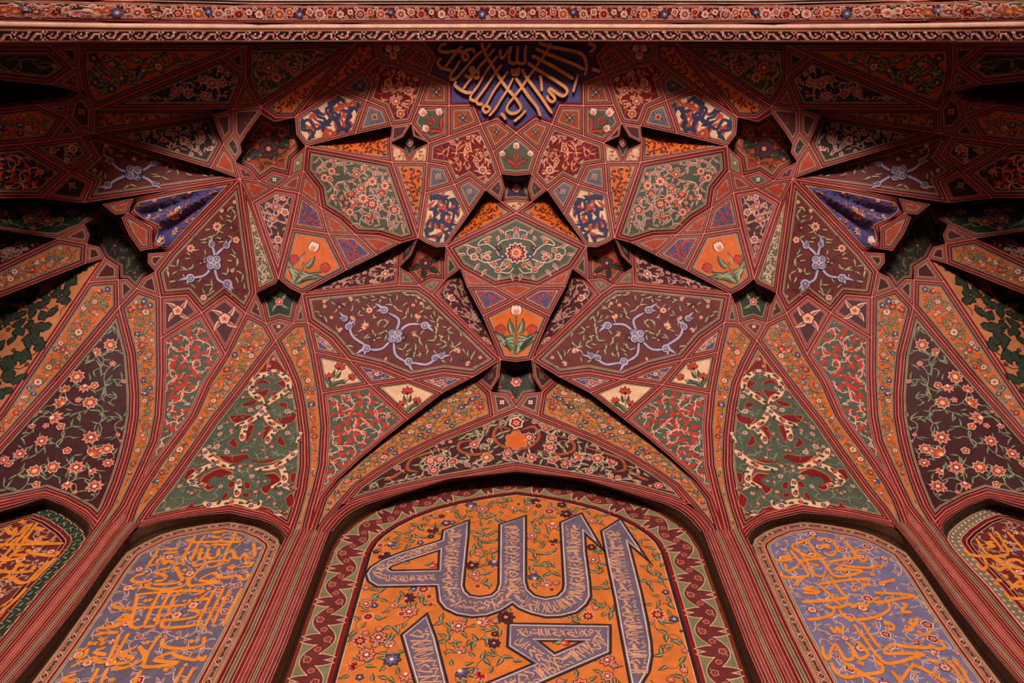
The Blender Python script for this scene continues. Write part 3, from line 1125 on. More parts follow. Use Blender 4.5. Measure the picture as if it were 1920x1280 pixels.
F('dark_green_facet', 'dark green facet in deep shadow at the extreme upper {L} corner', PV, [(-75, 84), (92, 85), (139, 128), (95, 159), (-75, 142)], 'dgreen', 'std', V_dark, group=G1)
F('triangle_facet', 'dark red triangle in the extreme upper {L} corner', PV, [(92, 85), (150, 85), (148, 126), (139, 128)], 'dred', 'thin', None, k=.8, group=G1)
F('triangle_facet', 'small maroon triangle with pale dots, {L} of the big orange leaf', PV, [(95, 159), (139, 128), (148, 126), (156, 166), (150, 173)], 'maroon', 'thin', dots('leaflight'), k=.8, group=G1)
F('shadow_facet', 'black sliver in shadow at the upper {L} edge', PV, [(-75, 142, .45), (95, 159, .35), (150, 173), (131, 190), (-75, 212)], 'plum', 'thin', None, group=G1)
F('triangle_facet', 'dark triangle above the orange blossom facet at the {L} edge', PV, [(68, 196), (131, 190), (124, 220)], 'plum', 'thin', None, k=.8, group=G1)
F('orange_leaf_facet', 'small orange facet with pale blossom at the {L} edge', PV, [(-75, 214), (68, 196), (124, 220), (92, 264), (-75, 280)], 'orange', 'std', V_orange, k=.85, group=G1)
F('triangle_facet', 'small dark red triangle with pale dots, {L} edge, above the long maroon wedge', PV, [(92, 264), (124, 220), (145, 243), (176, 250)], 'plum', 'thin', dots('pale'), k=.8, group=G1)
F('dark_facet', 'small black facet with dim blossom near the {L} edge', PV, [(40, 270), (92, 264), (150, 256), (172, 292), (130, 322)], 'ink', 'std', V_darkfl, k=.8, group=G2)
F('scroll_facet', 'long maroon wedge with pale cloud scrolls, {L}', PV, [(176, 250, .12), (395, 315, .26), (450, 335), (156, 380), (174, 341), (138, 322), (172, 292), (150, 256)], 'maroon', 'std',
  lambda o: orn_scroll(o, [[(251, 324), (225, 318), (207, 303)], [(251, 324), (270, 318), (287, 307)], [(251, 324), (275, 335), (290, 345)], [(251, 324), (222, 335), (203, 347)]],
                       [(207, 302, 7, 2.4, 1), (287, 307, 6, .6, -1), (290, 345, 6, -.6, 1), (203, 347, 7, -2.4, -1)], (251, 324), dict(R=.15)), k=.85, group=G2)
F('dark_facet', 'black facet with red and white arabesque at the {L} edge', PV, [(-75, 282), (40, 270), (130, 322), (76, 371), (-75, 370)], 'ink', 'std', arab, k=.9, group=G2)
F('quad_facet', 'small black square with one red flower near the {L} edge', PV, [(76, 371), (130, 322), (138, 322), (174, 341), (156, 380)], 'ink', 'rose', single('redf'), k=.8, group=G2)
# --- blue rippled facet and the big dark star
F('rippled_blue_facet', 'blue rippled facet with orange vines, {L}', PV,
  [(450, 335), (345, 352), (250, 372), (245, 386, .17), (240, 400), (262, 413, .17), (285, 427), (285, 446, .17), (285, 466), (302, 469, .15), (320, 472), (385, 403)], 'apexblue', 'warm', V_ripple, k=.7, group=G2, ripple=(2.5, .30, .075))
F('quad_facet', 'small bright red quad at the outer end of the {L} rippled blue facet', PV, [(192, 383), (250, 372), (240, 400), (216, 402)], 'bred', 'thin', blot, k=.8, group=G2)
F('quad_facet', 'orange-red quad under the outer end of the {L} rippled blue facet', PV, [(228, 408), (240, 400), (285, 427), (285, 466), (263, 470), (242, 440)], 'rust', 'std', blot, k=.7, group=G2)
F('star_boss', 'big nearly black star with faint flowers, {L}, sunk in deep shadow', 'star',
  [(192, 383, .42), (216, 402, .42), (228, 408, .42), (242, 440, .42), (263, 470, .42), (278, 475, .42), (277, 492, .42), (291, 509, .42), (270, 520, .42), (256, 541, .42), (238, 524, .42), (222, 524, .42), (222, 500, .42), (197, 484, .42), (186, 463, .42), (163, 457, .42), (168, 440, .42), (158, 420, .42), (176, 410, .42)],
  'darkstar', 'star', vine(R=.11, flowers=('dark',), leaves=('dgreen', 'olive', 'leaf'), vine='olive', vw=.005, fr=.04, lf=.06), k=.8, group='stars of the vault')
F('triangle_facet', 'dark red triangle under the tip of the {L} rippled blue facet', PV, [(278, 475), (320, 472), (291, 509), (277, 492)], 'dred', 'thin', None, k=.8, group=G2)
F('scroll_facet', 'tall maroon facet with four pale cloud scrolls, {L}', PV,
  [(450, 335), (480, 549), (461, 587), (422, 554), (378, 586), (351, 553), (301, 557), (291, 509), (320, 472), (385, 403)], 'maroon', 'std',
  lambda o: orn_scroll(o, [[(401, 492), (408, 475), (422, 462)], [(401, 492), (402, 475), (397, 459)], [(401, 492), (385, 515), (360, 521)], [(401, 492), (408, 522), (425, 532)]],
                       [(425, 460, 7, .8, 1), (397, 458, 7, 1.9, -1), (357, 521, 9, 3.3, 1), (427, 532, 10, -.9, -1)], (401, 492), dict(R=.135)), k=.9, group=G2)
F('pale_strip_facet', 'narrow olive strip with pale vine, {L} of the dark blossom wedge', PV, [(450, 335), (472, 379), (522, 522), (517, 531), (480, 549)], 'olive', 'warm', creamvine, k=.62, group=G2)
F('star_boss', 'dark green star with red flower above the fan of ribs, {L}', 'star',
  [(522, 522, .20), (544, 540, .20), (566, 551, .20), (556, 575, .20), (550, 606, .20), (524, 598, .20), (499, 606, .20), (491, 573, .20), (480, 549, .20), (505, 540, .20)], 'dgreen', 'std', single('rosef', 4), k=.7, group='stars of the vault')
F('triangle_facet', 'small red triangle with pale dots, outer side of the {L} green star', PV, [(480, 549), (491, 573), (499, 606), (461, 587)], 'plum', 'thin', dots(), k=.75, group=G3)
F('triangle_facet', 'small red triangle with pale dots, inner side of the {L} green star', PV, [(566, 551), (577, 604), (550, 606), (556, 575)], 'plum', 'thin', dots(), k=.75, group=G3)
F('triangle_facet', 'small red triangle with pale dots, below the {L} green star', PV, [(499, 606), (524, 598), (550, 606), (517, 638)], 'maroon', 'thin', dots(), k=.75, group=G3)
# --- centre: the kite and its pendant
F('sunken_square', 'dark blue concave square sunk between pentagon and kite on the centre axis', 'star', [(968, 333, .18), (940, 327, .18), (946, 352, .18), (939, 378, .18), (968, 375, .18)], 'navy', 'thin', star('rosef', 4, tips=False), sym=True, k=.8, group='stars of the vault')
F('quad_facet', 'small dark quad, {L} of the sunken blue square on the centre axis', PV, [(910, 356), (939, 326), (946, 352), (939, 378)], 'plum', 'thin', dots('olive'), k=.7, group=G1)
F('triangle_facet', 'flat cream triangle above the top of the central kite', PV, [(968, 375), (939, 378), (968, 399)], 'creamfield', 'tiny', blot, sym=True, k=.7, group=G1)
F('shadow_facet', 'orange triangle half in shadow, {L} above the central kite', PV, [(836, 462), (879, 402, .34), (910, 356, .34), (939, 378), (968, 399)], 'orange', 'thin', lattice, group=G1)
F('kite_facet', 'large grey-green kite with lotus flower in the centre of the vault', PV, [(968, 399), (836, 462), (863, 503), (927, 537), (968, 530)], 'green', 'std', None, sym=True, group=G2)
F('small_diamond_facet', 'small red sliver along the {L} lower side of the central kite', PV, [(863, 503), (893, 513), (927, 537), (875, 536)], 'bred', 'thin', blot, k=.7, group=G2)
F('small_diamond_facet', 'small red triangle under the lower point of the central kite', PV, [(968, 530), (927, 537), (968, 561)], 'bred', 'thin', blot, sym=True, k=.7, group=G2)
F('kite_facet', 'violet-blue triangle with red arabesque, {L} below the central kite', PV, [(875, 536), (927, 537), (968, 561), (905, 592)], 'blue', 'warm', bluearab, k=.8, group=G2)
F('tulip_facet', 'bright orange tulip facet on the pendant under the central kite', PV, [(968, 561), (905, 592), (939, 674), (968, 678)], 'orange', 'std', None, sym=True, k=.85, group=G2)
# --- star and floral slopes beside the pendant
F('star_boss', 'orange star with dark leaves, {L} corner of the central kite', 'star',
  [(784, 446, .20), (810, 459, .20), (836, 462, .20), (834, 490, .20), (834, 525, .20), (808, 522, .20), (786, 535, .20), (770, 514, .20), (749, 501, .20), (771, 478, .20)], 'rust', 'std', star('dark', 5), k=.75, group='stars of the vault')
F('triangle_facet', 'small dark green triangle between orange star and the central kite, {L}', PV, [(836, 462), (863, 503), (834, 525), (834, 490)], 'dgreen', 'thin', dots('pink'), k=.75, group=G2)
F('triangle_facet', 'small green triangle with pale dot below the orange star, {L}, inner one', PV, [(786, 535), (808, 522), (834, 525), (810, 552)], 'olive', 'thin', dots('pink'), k=.75, group=G2)
F('triangle_facet', 'small green triangle with pale dot below the orange star, {L}, outer one', PV, [(749, 501), (770, 514), (786, 535), (748, 534)], 'olive', 'thin', dots('pink'), k=.75, group=G2)
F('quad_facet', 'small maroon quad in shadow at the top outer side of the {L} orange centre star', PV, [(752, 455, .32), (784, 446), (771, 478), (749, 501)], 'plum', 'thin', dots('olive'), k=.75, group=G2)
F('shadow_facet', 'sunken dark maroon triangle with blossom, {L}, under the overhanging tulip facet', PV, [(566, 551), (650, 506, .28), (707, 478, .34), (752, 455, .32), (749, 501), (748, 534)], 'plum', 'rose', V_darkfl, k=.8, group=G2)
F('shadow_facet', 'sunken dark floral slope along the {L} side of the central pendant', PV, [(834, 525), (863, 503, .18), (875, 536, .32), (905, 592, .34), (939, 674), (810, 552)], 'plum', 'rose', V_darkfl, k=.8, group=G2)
F('scroll_facet', 'large maroon facet with pale blue cloud scrolls, {L} of the central pendant', PV,
  [(566, 551), (748, 534), (786, 535), (810, 552), (939, 674), (888, 706), (832, 699), (768, 711), (715, 689), (654, 674), (621, 635), (577, 604)], 'maroon', 'std',
  lambda o: orn_scroll(o, [[(741, 625), (748, 600), (728, 586)], [(745, 625), (765, 609), (790, 608)], [(737, 634), (715, 654), (690, 655)], [(690, 650), (663, 632), (655, 614)],
                           [(738, 640), (742, 665), (762, 679)], [(775, 680), (800, 683), (818, 672)]],
                       [(720, 581, 9, 2.4, 1), (797, 610, 9, -.3, -1), (687, 653, 9, 3.6, 1), (654, 612, 8, 1.2, -1), (646, 597, 7, 2.2, 1), (766, 678, 9, -1.2, 1), (815, 671, 7, .8, -1), (828, 667, 7, 0, 1)], (741, 630)), group=G3)
F('small_triangle_facet', 'small blue triangle with pale vine, {L} side, uppermost under the large scroll facet', PV, [(577, 604), (621, 635), (654, 674), (590, 660)], 'blue', 'warm', smallfl, k=.7, group=G3)
F('small_triangle_facet', 'small blue triangle with pale vine, {L} side, between the two cream flower squares', PV, [(654, 674), (715, 689), (768, 711), (694, 721)], 'blue', 'warm', smallfl, k=.7, group=G3)
F('small_triangle_facet', 'small blue triangle with pale vine, {L} side, nearest the pendant tip', PV, [(768, 711), (832, 699), (888, 706), (830, 736)], 'blue', 'warm', smallfl, k=.7, group=G3)
F('cream_flower_square', 'cream facet with red flowers on green stems, {L}, next to the fan of ribs', PV, [(590, 660), (654, 674), (694, 721), (604, 737)], 'creamfield', 'std',
  lambda o: orn_bouquet(o, (618, 728), (640, 682), .5, mid=('dred', 'scarlet', 'bred'), side=('dred', 'scarlet', 'bred'), blades=3, fl=.28, flower3=('dred', 'scarlet', 'bred', 'dred'), leafp=('dgreen', 'dgreen', 'leaf')), k=.75, group=G3)
F('cream_flower_square', 'cream facet with red flowers on green stems, {L}, next to the pendant', PV, [(694, 721), (768, 711), (830, 736), (765, 786)], 'creamfield', 'std',
  lambda o: orn_bouquet(o, (763, 775), (764, 728), .6, mid=('dred', 'scarlet', 'bred'), side=('dred', 'scarlet', 'bred'), blades=3, fl=.28, flower3=('dred', 'scarlet', 'bred', 'dred'), leafp=('dgreen', 'dgreen', 'leaf')), k=.75, group=G3)
# --- the fan of ribs
BAR = [(564, 760), (571, 816), (572, 872), (565, 919), (554, 959), (544, 990)]
O2R = [(590, 660), (604, 737), (610, 800), (606, 872), (595, 919), (585, 955), (576, 990)]
OVH = [(765, 786), (720, 821), (680, 855), (632, 899), (604, 934), (584, 990)]
F('arabesque_facet', 'grey-green facet with scarlet arabesque, {L} over the great arch', PV, [(604, 737), (694, 721)] + OVH + [(568, 1026, .1), (560, 1026, .1), (576, 990), (585, 955), (595, 919), (606, 872), (610, 800)], 'green', 'rose', arab, k=.8, group=G3)
F('vault_rib', 'orange floral rib, {L}, beside the grey-green arabesque facet over the great arch', 'rib',
  [(550, 606), (577, 604)] + O2R + [(560, 1026, .1), (527, 1026, .1)] + BAR[::-1] + [(556, 720), (540, 682), (517, 638)], 'orange', 'std', V_orange, k=.8, group='orange ribs of the vault')
BAL = [(517, 638), (455, 720), (400, 790), (346, 868), (309, 919), (282, 952), (265, 977)]
GO1 = [(423, 664), (390, 715), (361, 780), (327, 827), (299, 864), (271, 906), (253, 938), (238, 977)]
O3G = [(302, 634), (303, 700), (299, 780), (290, 827), (275, 861), (252, 911), (234, 949), (212, 977)]
DFR = [(223, 578), (246, 665), (252, 740), (251, 780), (245, 817), (236, 855), (221, 902), (202, 949), (183, 978)]
DFL = [(223, 578), (112, 710), (0, 836), (-80, 925)]
F('arabesque_leaf', 'pointed leaf-shaped facet with cream, green and red medallions, above the {L} lilac inscription', PV,
  [(517, 638), (540, 682), (556, 720)] + BAR + [(541, 986), (498, 962), (431, 946), (344, 960)] + BAL[::-1][:-1], 'green', 'std', None, k=.8, group=G3)
F('vault_rib', 'orange floral rib on the outer side of the {L} pointed medallion leaf', 'rib', [(461, 587), (499, 606)] + BAL + [(236, 1016, .1), (210, 1016, .1)] + GO1[::-1], 'orange', 'std', V_orange, k=.8, group='orange ribs of the vault')
F('quad_facet', 'small dark square with pink blossom above the {L} arabesque rib, inner one', PV, [(378, 586), (422, 554), (461, 587), (423, 664)], 'plum', 'rose', single('creamf', leaf=('pale', 'pink', 'maroon')), k=.8, group=G3)
F('quad_facet', 'small dark square with pink blossom above the {L} arabesque rib, outer one', PV, [(301, 557), (351, 553), (378, 586), (302, 634)], 'plum', 'rose', single('creamf', leaf=('pale', 'pink', 'maroon')), k=.8, group=G3)
F('vault_rib', 'grey-green rib with scarlet arabesque, {L}', 'rib', [(378, 586)] + GO1 + [(210, 1016, .1), (186, 1016, .1)] + O3G[::-1], 'green', 'rose', arab, k=.8, group='green ribs of the vault')
F('vault_rib', 'orange floral rib, {L}, between scarlet arabesque rib and dark floral spandrel', 'rib', [(223, 575), (256, 541), (301, 557)] + O3G + [(186, 1016, .1), (156, 1016, .1)] + DFR[::-1][:-1], 'orange', 'std', V_orange, k=.8, group='orange ribs of the vault')
F('triangle_facet', 'small red triangle under the big black star, {L}, inner one', PV, [(256, 541), (270, 520), (291, 509), (301, 557)], 'dred', 'thin', None, k=.75, group=G3)
F('triangle_facet', 'small red triangle under the big black star, {L}, middle one', PV, [(222, 524), (238, 524), (256, 541), (223, 575)], 'dred', 'thin', None, k=.75, group=G3)
F('triangle_facet', 'small red triangle under the big black star, {L}, outer one', PV, [(197, 484), (222, 500), (222, 524), (166, 528)], 'dred', 'thin', None, k=.75, group=G3)
F('dark_spandrel', 'dark plum spandrel with flowering vines, {L}, above the outer red inscription', PV,
  DFR + [(162, 957), (122, 935), (84, 922), (0, 939), (-80, 958)] + DFL[::-1][:-1], 'dmaroon', 'std', V_dark, k=.8, group=G3)
F('vault_rib', 'orange floral rib along the outer side of the {L} dark plum spandrel', 'rib', [(166, 528), (222, 524), (223, 575)] + DFL[1:] + [(-80, 866), (0, 777)], 'orange', 'std', V_orange, k=.8, group='orange ribs of the vault')
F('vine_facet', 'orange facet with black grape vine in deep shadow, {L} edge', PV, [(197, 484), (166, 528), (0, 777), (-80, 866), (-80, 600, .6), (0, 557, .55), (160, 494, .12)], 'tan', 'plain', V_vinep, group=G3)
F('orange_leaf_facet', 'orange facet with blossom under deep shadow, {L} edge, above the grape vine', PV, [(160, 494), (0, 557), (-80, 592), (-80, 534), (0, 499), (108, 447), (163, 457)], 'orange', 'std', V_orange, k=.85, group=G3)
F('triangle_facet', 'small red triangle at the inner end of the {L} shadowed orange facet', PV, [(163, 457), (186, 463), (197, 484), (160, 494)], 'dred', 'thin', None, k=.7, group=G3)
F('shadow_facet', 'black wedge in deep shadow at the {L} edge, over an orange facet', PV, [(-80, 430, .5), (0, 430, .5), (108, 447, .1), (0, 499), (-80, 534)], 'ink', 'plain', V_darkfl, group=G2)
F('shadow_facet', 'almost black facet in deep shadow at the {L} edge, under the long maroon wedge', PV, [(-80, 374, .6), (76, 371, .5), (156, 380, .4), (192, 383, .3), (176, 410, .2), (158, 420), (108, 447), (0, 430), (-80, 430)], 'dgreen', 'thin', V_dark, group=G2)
F('triangle_facet', 'almost black triangle beside the big black star, {L} edge', PV, [(108, 447), (158, 420), (168, 440), (163, 457)], 'plum', 'thin', None, k=.7, group=G2)
# --- over the great arch
F('star_boss', 'dark green star under the tip of the central pendant', 'star', [(968, 686, .24), (940, 676, .24), (936, 707, .24), (919, 734, .24), (951, 739, .24), (968, 763, .24)], 'dgreen', 'star', star('rosef', 6), sym=True, k=.8, group='stars of the vault')
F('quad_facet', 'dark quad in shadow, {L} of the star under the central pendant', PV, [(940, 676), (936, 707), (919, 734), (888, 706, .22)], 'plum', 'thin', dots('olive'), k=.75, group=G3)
F('quad_facet', 'small dark red quad with pale dots, {L} over the crown of the great arch', PV, [(919, 734), (951, 739), (968, 763), (927, 780)], 'plum', 'thin', dots('pale'), k=.8, group=G3)
TYO = [(927, 780), (826, 820), (760, 852), (707, 884), (670, 910), (641, 944)]
F('shadow_facet', 'sunken orange floral crescent, {L} over the great arch', PV,
  [(888, 706, .22), (919, 734)] + TYO + [(614, 976), (604, 990), (592, 1026, .1), (568, 1026, .1), (584, 990), (604, 934, .02), (632, 899, .06), (680, 855, .12), (720, 821, .16), (765, 786, .2), (830, 736, .22)], 'orange2', 'std', V_orange, k=.8, group=G3)
F('tympanum', 'dark plum crescent with flowers and orange scrolls over the central arch', 'tympanum',
  [(968, 764)] + TYO + [(655, 943), (679, 934), (740, 917), (809, 902), (895, 887), (968, 874)], 'dmaroon', 'std', None, sym=True, k=.75)
# ---------------------------------------------------------------- traced ornament of the middle facets
MX = lambda P: [(2 * AXIS - x, y) for x, y in P]


def orn_kite(o):
    f = o.f
    lp = ('pale', 'pink', 'maroon')
    L = lambda *q: px2loc(f, [(968 + (x - 968) * .86, 471 + (y - 473) * .74) for x, y in q])
    for sg in (0, 1):
        m = (lambda P: MX(P)) if sg else (lambda P: P)
        for s in ([(968, 500), (940, 492), (925, 470), (935, 448), (962, 440)], [(940, 490), (905, 502), (880, 490), (862, 480), (866, 462), (885, 465)],
                  [(955, 508), (935, 520), (915, 512), (905, 498)], [(925, 470), (905, 455), (885, 458), (893, 444), (915, 436)],
                  [(950, 440), (945, 424), (968, 416)], [(962, 515), (952, 528), (936, 526), (922, 524)]):
            o.ribbon(L(*m(s)), .010, 'pale', 2)
        for (x, y, r, k) in ((949, 440, .05, 'pinkw'), (902, 450, .05, 'orangef'), (903, 492, .06, 'cream'), (876, 487, .045, 'cream'), (930, 465, .04, 'dark'), (938, 486, .036, 'blueink'), (948, 512, .055, 'orangef'), (885, 470, .035, 'pinkw'), (928, 520, .04, 'pinkw'), (920, 505, .035, 'pinkw')):
            c = L(*m([(x, y)]))[0]
            (o.lotus if r > .046 else lambda c, a, r, p: o.flower(c, r, 5, p))(c, 1.57 + (.5 if sg else -.5), r, FL[k])
        for (x, y, a, ln) in ((872, 466, 2.4, .09), (915, 440, 2.8, .08), (940, 430, 1.9, .07), (890, 505, 3.6, .09), (915, 478, 2.8, .08), (960, 528, 4.4, .08), (935, 532, 3.9, .07), (905, 520, 3.6, .09), (858, 484, 2.6, .08), (925, 446, .8, .06), (896, 478, 4.2, .07), (945, 500, 3.6, .08)):
            c = L(*m([(x, y)]))[0]
            o.leaf(c, math.pi - a if sg else a, ln, .016, lp, -.4 if sg else .4, layer=3)
    c = L((968, 477))[0]
    o.bigflower(c, .125, 12, FL['pinkw'], .1, layer=5)
    o.dot(c, .045, 'pale', 10, 14)
    o.dot(c, .036, 'orange', 11, 14)
    c = L((968, 434))[0]
    o.dot(c, .036, 'pale', 4, 12)
    o.dot(c, .029, 'periw', 5, 12)
    o.lotus(L((968, 424))[0], 1.57, .06, FL['pinkw'])


def orn_tulips(o):
    orn_bouquet(o, (968, 668), (968, 572), .40, mid=('maroon', 'pale', 'pink'), side=('dred', 'scarlet', 'bred'), blades=5, fl=.20)


def orn_medallions(o):
    """cream cloud bands edged orange, red patches and small flowers on grey-green"""
    f = o.f
    L = lambda q: px2loc(f, q)
    rng = o.rng
    red = [[(512, 664), (530, 690), (538, 700), (520, 697), (514, 690), (505, 698), (485, 702), (492, 690)], [(480, 720), (488, 712), (500, 714), (505, 720), (490, 718)], [(518, 718), (530, 714), (537, 722), (535, 728)],
           [(478, 735), (490, 733), (505, 730), (498, 742), (488, 748)], [(512, 735), (528, 735), (520, 745), (508, 748)], [(455, 757), (478, 750), (481, 753), (470, 760), (455, 762)], [(522, 755), (536, 755), (538, 764), (526, 762)],
           [(430, 780), (450, 778), (475, 780), (460, 788), (440, 792)], [(520, 785), (545, 780), (555, 775), (550, 790), (530, 795)], [(462, 800), (475, 797), (470, 815), (462, 828)], [(495, 802), (508, 798), (500, 815), (492, 825)],
           [(438, 820), (430, 832), (445, 838)], [(525, 815), (520, 830), (535, 835)], [(345, 897), (352, 882), (364, 880), (362, 890), (350, 899)],
           [(400, 883), (415, 879), (435, 886), (425, 890), (415, 895), (400, 893), (390, 905), (402, 912), (390, 918), (378, 905), (383, 893)], [(410, 855), (435, 855), (462, 852), (470, 860), (490, 865), (520, 860), (500, 868), (478, 866), (466, 858), (445, 868), (425, 866)],
           [(495, 890), (515, 888), (525, 900), (510, 912), (500, 925), (490, 915), (505, 908), (508, 898)], [(427, 913), (432, 903), (440, 903), (436, 913)], [(458, 903), (468, 905), (468, 915), (460, 915)], [(415, 935), (425, 922), (427, 930), (418, 937)],
           [(455, 925), (467, 925), (465, 932), (456, 930)], [(546, 888), (555, 887), (550, 905), (545, 900)], [(340, 955), (352, 950), (360, 942), (365, 950), (378, 951)], [(480, 955), (492, 950), (500, 952), (510, 955), (495, 957)], [(535, 935), (548, 925), (550, 945), (540, 950)]]
    for P in red:
        Q = catmull(L(P + P[:1]), 4)
        c = Q.mean(0)
        o.poly(c + (Q - c) * 1.12, 'tan', 1)
        o.poly(Q, 'red', 2)
    cream = [[(514, 694), (498, 702), (480, 707), (471, 722), (474, 738), (489, 749), (496, 765)], [(514, 694), (527, 702), (538, 711), (541, 727), (525, 740), (507, 752), (496, 765)],
             [(496, 765), (485, 778), (462, 792), (440, 797)], [(462, 793), (456, 812), (454, 827)], [(496, 769), (505, 789), (525, 801), (538, 796)], [(522, 801), (507, 816), (500, 832)], [(554, 765), (545, 776)], [(565, 810), (556, 830)],
             [(382, 840), (390, 855), (413, 869), (440, 878)], [(410, 869), (384, 877), (365, 890), (352, 905)], [(356, 905), (370, 908), (386, 911)], [(558, 844), (543, 857), (514, 875), (478, 880)],
             [(524, 869), (533, 888), (531, 904), (508, 914)], [(531, 906), (540, 913), (556, 917)], [(448, 898), (446, 917), (444, 932)], [(381, 942), (398, 947), (444, 940), (478, 950), (490, 938)], [(516, 958), (526, 963), (540, 960)]]
    for P in cream:
        Q = L(P)
        o.ribbon(Q, .074, 'rust', 3, taper=(.5, .4))
        o.ribbon(Q, .060, 'creamfield', 4, taper=(.5, .4))
        C = resample(catmull(Q, 6), max(3, len(P) * 2))
        for k in range(1, len(C) - 1):
            t = C[k + 1] - C[k - 1]
            a = math.atan2(t[1], t[0])
            if k % 3 == 1:
                o.flower(C[k], .024, 5, FL['blueink' if k % 2 else 'redink'], a, layer=6)
            else:
                o.leaf(C[k], a + .6 * (-1) ** k, .055, .013, ('ink', 'leafd', 'leaf'), .4, layer=6)
    acc = np.concatenate([catmull(L(P), 3) for P in cream] + [catmull(L(P), 2) for P in red] + [L(P).mean(0)[None] for P in red])
    orn_vine(o, R=.075, flowers=('cream', 'rosef'), leaves=('leafd', 'leaf', 'leaflight'), vine='leaflight', vw=.0035, fr=.026, lf=.04, leafw=.2, prob=.6, lotus=0, avoid=acc, fill=.8)


def orn_tympanum(o):
    f = o.f
    acc = []
    for m in (lambda P: P, MX):
        for P in ([(968, 845), (940, 835), (925, 818), (935, 800), (958, 806)], [(925, 845), (890, 852), (862, 845), (862, 830), (885, 826)], [(840, 838), (800, 850), (770, 862), (765, 880), (785, 884)], [(760, 880), (735, 895), (720, 900)],
                  [(968, 800), (958, 820), (968, 838)]):
            Q = px2loc(f, m(P))
            o.ribbon(Q, .026, 'tan', 2, taper=(.4, .3))
            o.ribbon(Q, .018, 'rust', 3, taper=(.4, .3))
            acc.append(catmull(Q, 3))
    c = px2loc(f, [(968, 826)])[0]
    o.rosette(c, .12, 6, 'tan', 4, .5)
    o.rosette(c, .10, 6, 'orange', 5, .5)
    c = px2loc(f, [(968, 793)])[0]
    o.flower(c, .075, 6, FL['pinkw'], .3, layer=6)
    acc.append(c[None])
    orn_vine(o, R=.092, flowers=('pinkw', 'rosef', 'pinkw', 'orangef'), leaves=('sage', 'leaf', 'pale'), vine='leaflight', vw=.006, fr=.06, lf=.085, leafw=.24, prob=.55, lotus=.2, avoid=np.concatenate(acc))


for f in FACETS:
    if f.name == 'kite_facet' and f.sym:
        f.orn = orn_kite
    elif f.name == 'tulip_facet' and f.sym:
        f.orn = orn_tulips
    elif f.name == 'arabesque_leaf':
        f.orn = orn_medallions
    elif f.name == 'tympanum':
        f.orn = orn_tympanum

# ---------------------------------------------------------------- niches (flat recessed panels on the back wall)
YN = 4.12
NL = [(-35, 1400), (59, 1280), (112, 1210), (165, 1135), (207, 1072), (237, 1035), (267, 1018), (300, 1002), (333, 992), (383, 983), (428, 977), (470, 983), (501, 996),
      (522, 1010), (525, 1022), (514, 1050), (482, 1121), (454, 1182), (404, 1280), (352, 1400)]
NLL = [(-90, 1310),  (0, 1200), (82, 1100), (120, 1060), (147, 1030), (159, 1012), (158, 999), (142, 983), (112, 963), (80, 951), (41, 958), (0, 968), (-60, 985), (-110, 1010), (-150, 1050), (-300, 1310)]
NC = [(441, 1500), (484, 1400), (533, 1280), (572, 1168), (606, 1074), (622, 1030), (640, 1003), (665, 981), (700, 959), (740, 940), (790, 922), (843, 909), (905, 898), (968, 890)]

